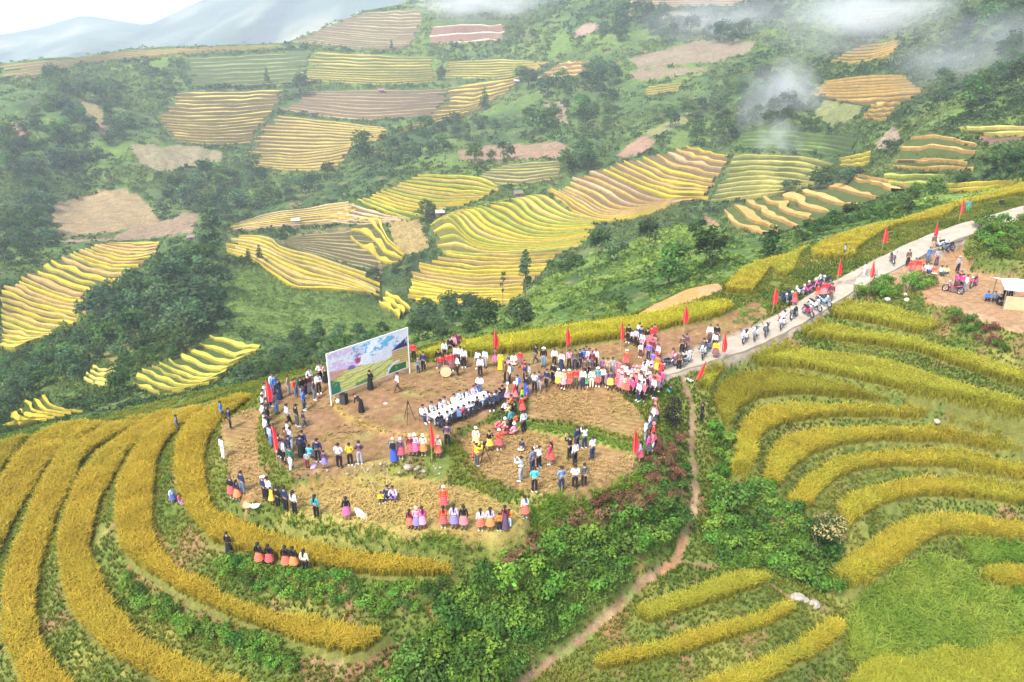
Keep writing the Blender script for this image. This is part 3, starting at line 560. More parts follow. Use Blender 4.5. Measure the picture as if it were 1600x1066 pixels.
m1 = fbm(P[..., 0] * .03, P[..., 1] * .03, 61, 4); m2 = fbm(P[..., 0] * .09, P[..., 1] * .09, 71, 3)
def mixh(wt, rgb):
    global CH
    wg = np.clip(wt, 0, 1)[..., None]; CH = CH * (1 - wg) + np.array(rgb) * wg
mixh((m1 - .02) * 3, (.095, .145, .03)); mixh((-m1 - .1) * 3, (.030, .056, .019)); mixh((m2 - .2) * 2.5, (.105, .125, .036)); mixh((-m2 - .42) * 3, (.16, .125, .065))
near = np.clip((150 - np.concatenate([np.repeat(R[:1], 3, 0), R])) / 60, 0, 1); mixh(near * .6 * (m2 > -.1), (.10, .17, .028))
OPEN = [(335, 425), (400, 415), (480, 405), (560, 465), (640, 490), (640, 520), (560, 520), (480, 540), (380, 510), (345, 470)]
mixh(inpoly(U + 8 * m2, W + 6 * m1, OPEN) * .75, (.12, .175, .034))
inpatch = np.zeros(U.shape, bool)
for poly, rgb in PATCH:
    k = inpoly(U + 4 * vnoise(U * .08, W * .08, 3), W + 3 * vnoise(U * .1, W * .1, 5), poly); CH[k] = .72 * np.array(rgb) * (1 + .12 * m2[k])[:, None]; inpatch |= k
M_HILL = attr_mat("hill_cover", .35, .55, 1.5, fine=1.4, bump=.6)
hillo = link("hillside", np_mesh("hillside", P.reshape(-1, 3), grid_faces(NR + 3, NC)[:, ::-1], [M_HILL], col=CH.reshape(-1, 3), smooth=True)); tag(hillo, kind="structure")


# ---- the bushy spur just behind the crest of the near hill
SPUR = np.array([(500, 592, 104), (560, 562, 112), (640, 527, 120), (700, 508, 132), (760, 499, 140), (800, 472, 150), (850, 434, 158), (930, 394, 165), (1000, 376, 166), (1060, 352, 166), (1110, 352, 160), (1150, 372, 146), (1190, 372, 140), (1240, 360, 140), (1300, 342, 142), (1380, 318, 144), (1450, 298, 146), (1500, 305, 140), (1560, 297, 140), (1700, 262, 142)], float)
SPB = np.array([(500, 625, 84), (560, 590, 84), (640, 572, 84), (720, 552, 84), (800, 540, 84), (900, 525, 84), (1000, 512, 84), (1080, 480, 86), (1130, 460, 88), (1200, 425, 92), (1265, 398, 97), (1400, 362, 106), (1500, 332, 114), (1600, 306, 122), (1700, 275, 130)], float)
SU = np.arange(500, 1700, 2.6); SR = 90
sv = np.interp(SU, SPUR[:, 0], SPUR[:, 1]) + 1.5 * vnoise(SU * .07, SU * 0, 8); sdist = np.interp(SU, SPUR[:, 0], SPUR[:, 2]); bv = np.interp(SU, SPB[:, 0], SPB[:, 1]); bd = np.interp(SU, SPB[:, 0], SPB[:, 2])
for a_ in (sv, sdist, bv, bd): a_[:] = np.convolve(np.pad(a_, 8, mode='edge'), np.ones(17) / 17, 'valid')
def spur_pt(u, t):
    """t = 0 at the crest, 1 at the foot"""
    s0, s1, v0, v1 = (np.interp(u, SU, a_) for a_ in (sdist, bd, sv, bv)); t = np.asarray(t, float)
    return at_d(u, v0 + (v1 - v0) * t, np.exp(np.log(s0) + (np.log(s1) - np.log(s0)) * t ** .8))
st = np.linspace(0, 1, SR)[:, None]; Us = np.repeat(SU[None], SR, 0); PS = spur_pt(Us, np.repeat(st, len(SU), 1))
PS[..., 2] += (fbm(PS[..., 0] * .16, PS[..., 1] * .16, 151, 3) * .7) * np.clip(st * 8, 0, 1)
bk = []
for dd, dz in ((6, -2), (20, -10), (45, -28)):
    b = PS[0].copy(); h = b[:, :2] / np.linalg.norm(b[:, :2], axis=1, keepdims=True); b[:, :2] += h * dd; b[:, 2] += dz; bk.insert(0, b)
PS = np.concatenate([np.array(bk), PS])
cs_ = np.empty(PS.shape); cs_[:] = (.068, .118, .025); q1 = fbm(PS[..., 0] * .07, PS[..., 1] * .07, 161, 3); q2 = fbm(PS[..., 0] * .2, PS[..., 1] * .2, 171, 3)
for wt, rgb in (((q1 - .02) * 3, (.13, .185, .035)), ((-q1 - .12) * 3, (.035, .065, .018)), ((q2 - .3) * 3, (.14, .14, .045)), ((-q2 - .42) * 3, (.18, .125, .065))):
    wg = np.clip(wt, 0, 1)[..., None]; cs_ = cs_ * (1 - wg) + np.array(rgb) * wg
spuro = link("spur_hill", np_mesh("spur_hill", PS.reshape(-1, 3), grid_faces(SR + 3, len(SU))[:, ::-1], [M_HILL], col=cs_.reshape(-1, 3), smooth=True)); tag(spuro, kind="structure")

# ---- blue mountains beyond the valley
MU = np.arange(-500, 2101, 16.); prof = np.interp(MU, [-500, -60, 60, 130, 230, 330, 420, 560, 700, 1000, 2100], [90, 66, 44, 24, 40, -6, -50, -95, -110, -130, -160])
MR = 70; rows = []
for i, t in enumerate(np.linspace(0, 1, MR)):
    vrow = prof + (150 - prof) * t; d = 2700 - 1000 * t + 160 * vnoise(MU * .012 + 3 * t, np.full(len(MU), 0.), 5)
    spur = 170 * (1 - np.abs(((MU * .0075 + t * 1.9) % 1) * 2 - 1)) + 90 * fbm(MU * .03 + t * 4, np.full(len(MU), t * 5), 91, 3)
    rows.append(at_d(MU, vrow, d - spur * min(1, .25 + t * 2)))
b0 = rows[0].copy(); b0[:, 1] += 900; b0[:, 2] -= 500
PM = np.concatenate([b0[None], np.array(rows)])
cm = np.empty(PM.shape); cm[:] = (.03, .055, .03); nm = fbm(PM[..., 0] * .004, PM[..., 1] * .004, 101, 4); cm += np.clip(nm, 0, 1)[..., None] * np.array((.30, .25, .16))
M_MTN = attr_mat("mountain_forest", .02, .6, 1.4, fine=.1, bump=.4)
mt = link("mountains", np_mesh("mountains", PM.reshape(-1, 3), grid_faces(MR + 1, len(MU))[:, ::-1], [M_MTN], col=cm.reshape(-1, 3), smooth=True)); tag(mt, kind="structure")
# valley floor that carries everything to the horizon
vf = link("terrain", np_mesh("terrain", [(-9000, -3000, -150), (9000, -3000, -150), (9000, 9000, -150), (-9000, 9000, -150)], np.array([[0, 1, 2, 3]]), [noise_mat("valley_floor", (.06, .11, .03), .3, .01)])); tag(vf, kind="structure")
# ================================================================ rice, grass, shrubs, trees
def in_frame(p, m=40):
    u, v = uv_of(p[:, 0], p[:, 1], p[:, 2]); return (u > -m) & (u < 1600 + m) & (v < 1066 + m)

def blades(P, h, nb, wd, lean, cb, ct, droop=.0, seed=0):
    """nb curved blades on each point of P; h height, cb/ct base and tip colour per point; returns verts, faces, colours"""
    r = np.random.default_rng(seed); n = len(P); N_ = n * nb
    P = np.repeat(P, nb, 0); h = np.repeat(h, nb) * r.uniform(.75, 1.15, N_); cb = np.repeat(cb, nb, 0); ct = np.repeat(ct, nb, 0) * r.uniform(.8, 1.2, (N_, 1))
    a = r.uniform(0, 2 * np.pi, N_); d = np.stack([np.cos(a), np.sin(a), 0 * a], 1); b2 = a + r.uniform(.9, 2.2, N_); s = np.stack([np.cos(b2), np.sin(b2), 0 * a], 1) * (wd * r.uniform(.7, 1.3, N_))[:, None] * .5
    base = P + d * r.uniform(0, .07, N_)[:, None]; ln = lean * h * r.uniform(.5, 1.4, N_)
    up = np.array([0, 0, 1.])
    mid = base + d * (ln * .3)[:, None] + up * (h * .74)[:, None]; tip = base + d * ln[:, None] + up * (h * (1 - droop * r.uniform(.3, 1, N_)))[:, None]
    V_ = np.stack([base - s * .7, base + s * .7, mid - s, mid + s, tip + s * .25, tip - s * .25], 1).reshape(-1, 3)
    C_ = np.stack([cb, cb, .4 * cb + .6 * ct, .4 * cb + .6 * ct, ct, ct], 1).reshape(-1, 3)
    k = np.arange(N_) * 6
    F_ = np.concatenate([np.stack([k, k + 1, k + 3, k + 2], 1), np.stack([k + 2, k + 3, k + 4, k + 5], 1)])
    return V_, F_, C_

M_BLADE = leaf_mat("blades", attr=True, trans=.5)
def scatter_poly(poly, sp, seed):
    r = np.random.default_rng(seed); x0, y0 = poly.min(0); x1, y1 = poly.max(0); x = np.arange(x0, x1, sp); y = np.arange(y0, y1, sp)
    X, Y = np.meshgrid(x, y); X = X.ravel() + r.uniform(-.5, .5, X.size) * sp; Y = Y.ravel() + r.uniform(-.5, .5, Y.size) * sp
    k = inpoly(X, Y, poly); return X[k], Y[k]
NT = 0
for i, (key, r_) in enumerate(RICE.items()):
    c = r_['poly'].mean(0); dist = float(np.hypot(np.hypot(*c), 26)); sp = np.clip(.0021 * dist, .10, .18); X, Y = scatter_poly(r_['poly'], sp, 100 + i)
    P_ = np.stack([X, Y, H(X, Y) - .02], 1); ero = .3 if key[0] == 'L' else .12; okp = KAT(X, Y) == 1
    for ax, ay in ((ero, 0), (-ero, 0), (0, ero), (0, -ero)): okp &= SID[np.clip(((Y + ay - GY0) / GS + .5).astype(int), 0, NY - 1), np.clip(((X + ax - GX0) / GS + .5).astype(int), 0, NX - 1)] == r_['id']
    P_ = P_[in_frame(P_) & okp]
    if not len(P_): continue
    rr = np.random.default_rng(i); n = len(P_); NT += n
    patch = fbm(P_[:, 0] * .35, P_[:, 1] * .35, 200 + i, 3); fine = vnoise(P_[:, 0] * 1.6, P_[:, 1] * 1.6, 210)
    ct = np.array(r_['col']) * (1 + .22 * patch + .12 * fine + rr.uniform(-.14, .14, n))[:, None]
    g = np.clip(patch * 1.2 + .1, 0, .55)[:, None]; ct = ct * (1 - g) + np.array((.44, .37, .045) if key[0] == 'L' else (.38, .42, .045)) * g
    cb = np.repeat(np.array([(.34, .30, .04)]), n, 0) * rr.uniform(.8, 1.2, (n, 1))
    h = r_['h'] * (1 + .12 * vnoise(P_[:, 0] * .9, P_[:, 1] * .9, 220 + i))
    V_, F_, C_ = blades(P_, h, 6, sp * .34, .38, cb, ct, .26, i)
    o = link("rice_crop", np_mesh("rice_crop", V_, F_, [M_BLADE], col=C_)); tag(o, r_['label'], 'rice', kind='stuff')

# grass on the banks between the strips
samp = np.random.default_rng(5)
def grass(name, label, kinds, sp, hgt, cols, cut=-2., seed=0, nb=5, lean=.5, nz=.45, region=None, wd=.3):
    r = np.random.default_rng(seed); x = np.arange(GX0 + 2, GX1 - 2, sp); y = np.arange(GY0 + 2, GY1 - 2, sp); X, Y = np.meshgrid(x, y)
    X = X.ravel() + r.uniform(-.5, .5, X.size) * sp; Y = Y.ravel() + r.uniform(-.5, .5, Y.size) * sp
    k = np.isin(KAT(X, Y), [KN[q] for q in kinds]); X, Y = X[k], Y[k]
    P_ = np.stack([X, Y, H(X, Y) - .02], 1); k = in_frame(P_) & (fbm(X * nz, Y * nz, 300 + seed, 3) > cut)
    u, v = uv_of(P_[:, 0], P_[:, 1], P_[:, 2])
    if region is not None: k &= inpoly(u, v, region)
    k &= (v > np.interp(u, cr[:, 0], cr[:, 1]) - 14)
    P_ = P_[k]; n = len(P_); q = fbm(P_[:, 0] * .3, P_[:, 1] * .3, 310 + seed, 3); f = np.clip(.5 + 1.3 * q + r.normal(0, .18, n), 0, 1)[:, None]
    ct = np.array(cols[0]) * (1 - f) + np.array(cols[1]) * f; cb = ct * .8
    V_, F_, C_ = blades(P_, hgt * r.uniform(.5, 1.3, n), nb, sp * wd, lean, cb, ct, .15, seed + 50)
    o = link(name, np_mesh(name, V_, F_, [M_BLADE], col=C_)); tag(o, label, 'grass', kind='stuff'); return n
g1 = grass("grass", "green grass and weeds covering the terrace banks", ['bank', 'wild', 'red'], .22, .30, [(.11, .17, .025), (.27, .28, .045)], -.55, 1)
g2 = grass("long_grass", "long soft green grass filling the hollow in the bottom corner", ['grass'], .16, .7, [(.18, .32, .04), (.36, .44, .07)], -.9, 2, 6, .7)
g3 = grass("bund_grass", "short grass on the low bund dividing the reaped fields", ['bund'], .14, .25, [(.19, .30, .045), (.33, .40, .08)], -2, 3)
g4 = grass("stubble", "rows of cut rice stubble on the reaped fields", ['stubble', 'straw'], .3, .16, [(.46, .33, .12), (.56, .42, .18)], -.3, 4, 4, .9)
BANKF3 = [(440, 800), (540, 822), (640, 836), (790, 836), (840, 800), (860, 775), (960, 760), (1000, 740), (1010, 760), (900, 810), (740, 870), (650, 864), (540, 848), (450, 825)]
g5 = grass("bank_grass", "tall bright grass hanging over the bank below the straw field", ['bank'], .17, .6, [(.11, .25, .025), (.23, .37, .045)], -1.5, 5, 5, .8, region=BANKF3)
g6 = grass("dry_grass", "trampled dry grass on the gathering ground", ['harvest'], .55, .12, [(.40, .28, .12), (.32, .30, .08)], .2, 6, 4, 1.6)
# loose straw heaped on the lower field
strawp = np.array([on_z(a, b, -1.3) for a, b in [(505, 790), (560, 772), (620, 758), (680, 765), (690, 785), (640, 812), (560, 818)]])[:, :2]
X, Y = scatter_poly(strawp, .3, 9); Pq = np.stack([X, Y, H(X, Y)], 1); cc = np.repeat(np.array([(.62, .47, .17)]), len(Pq), 0) * samp.uniform(.75, 1.2, (len(Pq), 1))
V_, F_, C_ = blades(Pq, np.full(len(Pq), .22), 4, .05, 2.2, cc * .9, cc, .3, 77)
tag(link("loose_straw", np_mesh("loose_straw", V_, F_, [M_BLADE], col=C_)), "pale straw strewn over the lower field after threshing", "straw", kind="stuff")

# ---- leafy shapes
def leaves(n, cen, rad, size, r, up=.5, shell=.55):
    """n diamond leaves spread through an ellipsoid, mostly near its skin"""
    d = r.normal(size=(n, 3)); d /= np.linalg.norm(d, axis=1, keepdims=True); d[:, 2] = np.where(d[:, 2] < -.35, -d[:, 2], d[:, 2])
    q = d * (shell + (1 - shell) * r.uniform(0, 1, n) ** .6)[:, None] * r.uniform(.8, 1.12, n)[:, None]
    p = np.array(cen) + q * np.array(rad)
    nn = d * .8 + r.normal(0, .55, (n, 3)) + np.array([0, 0, up]); nn /= np.linalg.norm(nn, axis=1, keepdims=True)
    t = np.cross(nn, r.normal(size=(n, 3))); t /= np.linalg.norm(t, axis=1, keepdims=True); b = np.cross(nn, t)
    s = size * r.uniform(.6, 1.35, n)[:, None]
    return np.stack([p - t * s, p - b * s * .55, p + t * s, p + b * s * .55], 1).reshape(-1, 3)

def blob_mesh(name, lobes, nleaf, size, seed, mat_, tint=.3, shell=.55):
    r = np.random.default_rng(seed); Vs, Cs = [], []
    tot = sum(np.prod(l[1]) ** (2 / 3) for l in lobes)
    for cen, rad in lobes:
        n = max(12, int(nleaf * np.prod(rad) ** (2 / 3) / tot)); q = leaves(n, cen, rad, size, r, shell=shell); Vs.append(q)
        tone = r.uniform(1 - tint, 1 + tint); c = np.repeat(np.clip(tone * r.uniform(.75, 1.25, (n, 1)), .3, 1.8) * np.array([[1, 1, 1]]) * (1 + r.normal(0, .08, (n, 3))), 4, 0); Cs.append(c)
    Vv = np.concatenate(Vs); return np_mesh(name, Vv, np.arange(len(Vv)).reshape(-1, 4), [mat_], col=np.concatenate(Cs))

def shrub_lobes(r, n=6, w_=1., h=.8):
    L = [((0, 0, h * .45), (w_ * .6, w_ * .6, h * .55))]
    for k in range(n):
        a = r.uniform(0, 6.28); q = r.uniform(.3, .75) * w_; s = r.uniform(.28, .5) * w_
        L.append(((q * math.cos(a), q * math.sin(a), h * r.uniform(.25, .85)), (s, s, s * r.uniform(.7, 1.1))))
    return L
def stems_mesh(name, r, n, hgt, rad, spread, mat_):
    bm = bmesh.new()
    for k in range(n):
        a = r.uniform(0, 6.28); top = Vector((math.cos(a) * spread, math.sin(a) * spread, hgt * r.uniform(.6, 1)))
        tube(bm, [Vector((top.x * .12, top.y * .12, -.15)), top * .55, top], [rad, rad * .7, rad * .35], 5)
    me = bpy.data.meshes.new(name); bm.to_mesh(me); bm.free(); me.materials.append(mat_); return me
def tube(bm, pts, rads, n=8, caps=True):
    """tapered tube through pts"""
    pts = [Vector(p) for p in pts]; rings = []
    for i, p in enumerate(pts):
        t = (pts[min(i + 1, len(pts) - 1)] - pts[max(i - 1, 0)]).normalized(); a = t.cross(Vector((0, 0, 1)) if abs(t.z) < .9 else Vector((1, 0, 0))).normalized(); b = t.cross(a)
        rings.append([bm.verts.new(p + (a * math.cos(6.2832 * k / n) + b * math.sin(6.2832 * k / n)) * rads[i]) for k in range(n)])
    for q0, q1 in zip(rings[:-1], rings[1:]):
        for k in range(n): bm.faces.new((q0[k], q0[(k + 1) % n], q1[(k + 1) % n], q1[k]))
    if caps: bm.faces.new(rings[0][::-1]); bm.faces.new(rings[-1])
    return rings

M_BARK = noise_mat("bark", (.16, .12, .085), .4, 6)
LEAF = dict(fresh=leaf_mat("leaf_fresh", (.125, .245, .036), .28), mid=leaf_mat("leaf_mid", (.080, .165, .032), .28), dark=leaf_mat("leaf_dark", (.054, .10, .030), .25), blue=leaf_mat("leaf_bluish", (.070, .125, .052), .22), dry=leaf_mat("leaf_dry", (.20, .105, .062), .3), burnt=leaf_mat("leaf_burnt", (.030, .026, .032), .1), tree=leaf_mat("leaf_tree", (.075, .145, .034), .22), tawny=leaf_mat("leaf_tawny", (.36, .27, .12), .15))
def make_shrub_proto(kind, seed, w_=1., h=.9, nl=420, ls=.10):
    r = random.Random(seed); lob = shrub_lobes(r, r.randint(6, 9), w_, h)
    return blob_mesh("foliage", lob, nl, ls, seed, LEAF[kind], .32), stems_mesh("stem", r, 5, h * .8, .03, w_ * .45, M_BARK)
SHRUBS = {k: [make_shrub_proto(k, 400 + 10 * i + j) for j in range(4)] for i, k in enumerate(('fresh', 'mid', 'dry'))}
def place(name, loc, rot, sc, label, cat, group, parts):
    o = bpy.data.objects.new(name, None); COL.objects.link(o); o.empty_display_size = .3; o.location = loc; o.rotation_euler = (0, 0, rot); o.scale = sc; tag(o, label, cat, group)
    for n, me in parts: link(n, me, o)
    return o
def shrub_patch(poly, n, size, mix, label, group, seed, name="shrub", mind=.36, flat=1.15):
    r = random.Random(seed); poly = np.array(poly, float); pts = []; tries = 0
    while len(pts) < n and tries < n * 40:
        tries += 1; u = r.uniform(poly[:, 0].min(), poly[:, 0].max()); v = r.uniform(poly[:, 1].min(), poly[:, 1].max())
        if not inpoly(np.array([u]), np.array([v]), poly)[0]: continue
        p = hit(u, v); s = r.uniform(*size)
        if any(math.hypot(p[0] - q[0], p[1] - q[1]) < mind * (s + q[3]) for q in pts): continue
        pts.append((*p, s))
    for x, y, z, s in pts:
        k = r.choices([m for m, _ in mix], [q for _, q in mix])[0]; fo, stm = r.choice(SHRUBS[k])
        tall_ = r.uniform(.75, 1.2); lb = label[k] if isinstance(label, dict) else label
        if not isinstance(label, dict):
            zs_ = sorted(q[2] for q in pts); zone = '' if n < 25 else (', near the top' if z > zs_[int(len(zs_) * .67)] else ', near the foot' if z < zs_[int(len(zs_) * .33)] else ', midway down')
            lb = ('tall ' if tall_ > 1.05 else 'low ' if tall_ < .88 else '') + {'fresh': 'bright green', 'mid': 'deep green', 'dry': 'brownish'}[k] + (' ' + lb)[(' ' + lb).index(' bush'):] + zone
        place(name, (x, y, z), r.uniform(0, 6.28), (s, s, s * tall_ * flat), lb, 'shrub', group, [('foliage', fo), ('stem', stm)])
shrub_patch([(640, 1015), (700, 950), (760, 910), (830, 875), (900, 838), (960, 818), (1040, 795), (1060, 810), (1032, 850), (985, 898), (925, 945), (835, 1022), (785, 1066), (610, 1080)], 230, (.85, 1.5), [('fresh', 5), ('mid', 3)],
            "leafy bush in the thicket between rice and footpath", "bushes of the large central thicket", 1)
shrub_patch([(1118, 745), (1140, 740), (1200, 775), (1250, 810), (1290, 870), (1320, 940), (1290, 925), (1200, 890), (1125, 885), (1112, 850)], 80, (.8, 1.4), [('fresh', 5), ('mid', 4)],
            "leafy bush in the gully right of the footpath", "bushes of the gully thicket", 2)
shrub_patch([(1108, 655), (1135, 668), (1145, 735), (1115, 722)], 11, (.6, .95), [('fresh', 3), ('mid', 1)], "leafy bush on the bank beside the upper footpath", "bushes beside the upper footpath", 3)
shrub_patch([(335, 882), (420, 893), (500, 907), (600, 918), (700, 915), (640, 965), (540, 950), (430, 935), (350, 905)], 40, (.5, .85), [('fresh', 5), ('mid', 2)], "low bush on the bank below the orange skirts", "bushes on the bank under the innermost rice", 4)
shrub_patch([(195, 900), (260, 948), (330, 988), (440, 1012), (475, 1055), (390, 1040), (310, 1010), (220, 955)], 30, (.5, .85), [('fresh', 5), ('mid', 2)], "low bush on the outer bank of the second strip", "bushes on the outer bank", 5)
shrub_patch([(1010, 710), (1060, 690), (1068, 755), (1045, 790), (970, 810), (890, 855), (800, 880), (835, 845), (910, 805), (990, 765)], 44, (.45, .8), [('dry', 6), ('mid', 1)], {'dry': "withered reddish brown bush on the slope under the reaped field", 'mid': "green bush among the withered brown ones"}, "withered bushes", 6)
shrub_patch([(1335, 462), (1380, 442), (1440, 437), (1478, 446), (1440, 464), (1370, 472)], 18, (.6, 1.0), [('fresh', 4), ('mid', 2)], "rounded bush on the roadside below the orange clad group", "roadside bushes", 7)
shrub_patch([(1525, 356), (1560, 342), (1610, 338), (1610, 412), (1545, 400)], 20, (.8, 1.3), [('fresh', 3), ('mid', 4)], "bush on the mound at the right edge above the road", "bushes on the right mound", 8)
shrub_patch([(1490, 492), (1555, 518), (1580, 555), (1500, 525)], 14, (.5, .8), [('dry', 3), ('mid', 2), ('fresh', 1)], "scrubby bush on the bank under the bare earth yard", "scrub under the earth yard", 9)
RIM = []
def rim_patch(poly, n, size, mix, label, group, seed, flat=1.):
    RIM.append((poly, n * 2, size, flat, seed))
rim_patch([(0, 692), (150, 656), (240, 633), (300, 618), (400, 596), (500, 570), (500, 562), (390, 585), (240, 622), (100, 655), (0, 682)], 60, (.5, .9), [('fresh', 4), ('mid', 2)], "low green bush along the far rim of the left rice strips", "bushes along the left rim", 10, flat=.75)
rim_patch([(650, 545), (720, 527), (820, 514), (990, 486), (990, 480), (820, 508), (700, 525), (650, 538)], 36, (.55, .9), [('fresh', 5), ('mid', 1)], "low green bush along the crest behind the yellow rice", "bushes along the crest", 11, flat=.75)
rim_patch([(1130, 500), (1180, 470), (1240, 440), (1290, 428), (1280, 445), (1210, 475), (1150, 515)], 16, (.35, .6), [('fresh', 2), ('dry', 2)], "small scrubby bush on the verge above the parked motorbikes", "scrub on the road verge", 12, flat=.8)
rim_patch([(250, 745), (262, 700), (272, 740), (270, 790), (282, 830), (265, 815)], 12, (.25, .4), [('fresh', 2), ('mid', 1)], "small weed clump beside the narrow footpath on the left", "weeds beside the left footpath", 13, flat=.8)
# single plants
r = random.Random(5)
x, y, z = hit(1050, 668)
burnt = blob_mesh("foliage", [((0, 0, .9), (.75, .6, 1.0)), ((.1, 0, 1.8), (.5, .5, .7)), ((-.2, .1, .4), (.8, .7, .5))], 500, .10, 61, LEAF['burnt'], .2)
place("burnt_bush", (x, y, z), 0, (1, 1, 1), "blackish withered bush standing beside the upper footpath", "shrub", None, [("foliage", burnt), ("stem", SHRUBS['dry'][0][1])])

def tree_protos():
    T = {}
    def mk(key, kind, lobes, nl, ls, trunk_h, tr, seed, shell=.55):
        cr_ = blob_mesh("crown", lobes, nl, ls, seed, LEAF[kind], .38, shell); bm = bmesh.new(); r = random.Random(seed)
        tube(bm, [(0, 0, -.06), (.01, .005, trunk_h * .5), (.0, .01, trunk_h)], [tr, tr * .75, tr * .45], 7)
        for l in lobes[:6]:
            c = Vector(l[0]); tube(bm, [(0, 0, trunk_h * r.uniform(.5, .85)), (c.x * .5, c.y * .5, (c.z + trunk_h * .7) / 2), c], [tr * .45, tr * .3, tr * .12], 5)
        me = bpy.data.meshes.new("trunk"); bm.to_mesh(me); bm.free(); me.materials.append(M_BARK); T.setdefault(key, []).append((cr_, me))
    for j in range(4):                                            # all of height 1
        r = random.Random(900 + j)
        L = [((0, 0, .55), (.29, .29, .42))] + [((.25 * math.cos(a), .25 * math.sin(a), r.uniform(.2, .75)), (r.uniform(.15, .22),) * 2 + (r.uniform(.14, .2),)) for a in [r.uniform(0, 6.28) for _ in range(10)]]
        for kd, key in (('tree', 'round'), ('dark', 'dark'), ('blue', 'blue')): mk(key, kd, L, 760, .05, .55, .024, 910 + j)
        L = [((0, 0, .22 + .13 * k), (.26 - .035 * k,) * 2 + (.09,)) for k in range(6)] + [((r.uniform(-.12, .12), r.uniform(-.12, .12), .3 + .1 * k), (.13, .13, .07)) for k in range(4)]
        mk('pine', 'dark', L, 520, .042, .9, .022, 940 + j, .35)
        L = [((r.uniform(-.06, .06), r.uniform(-.06, .06), .35 + .12 * k), (r.uniform(.10, .17),) * 2 + (.1,)) for k in range(6)] + [((.12 * math.cos(a), .12 * math.sin(a), r.uniform(.4, .85)), (.09, .09, .07)) for a in (0.3, 2, 3.5, 5)]
        mk('tall', 'blue', L, 420, .04, .85, .02, 960 + j, .4)
        L = [((r.uniform(-.05, .05), r.uniform(-.05, .05), .5 + .13 * k), (r.uniform(.05, .09),) * 2 + (.06,)) for k in range(4)]
        mk('thin', 'blue', L, 130, .035, .9, .012, 980 + j, .3)
    return T
TREES = tree_protos()
def spur_v(u): return np.interp(u, SPUR[:, 0], SPUR[:, 1])
def ground_at(u, v):
    if 505 < u < 1690 and v > spur_v(u) + 1:
        v0, v1 = np.interp(u, SU, sv), np.interp(u, SU, bv); return spur_pt(u, np.clip((v - v0) / (v1 - v0), 0, 1))
    return hill(u, v)
NTREE = 0
def tree(u, v, hp, key, label, group=None, wide=1., name="tree"):
    global NTREE
    p = ground_at(u, v); d = float(np.linalg.norm(p - np.array([0, 0, ZC]))); hm_ = hp * d / F; r = rnd; cr_, tr_ = r.choice(TREES[key]); NTREE += 1
    q = hm_ * wide * r.uniform(.9, 1.1)
    place(name, (p[0], p[1], p[2] - .05 * hm_), r.uniform(0, 6.28), (q, q, hm_ * 1.04), label, 'tree', group, [('crown', cr_), ('trunk', tr_)])
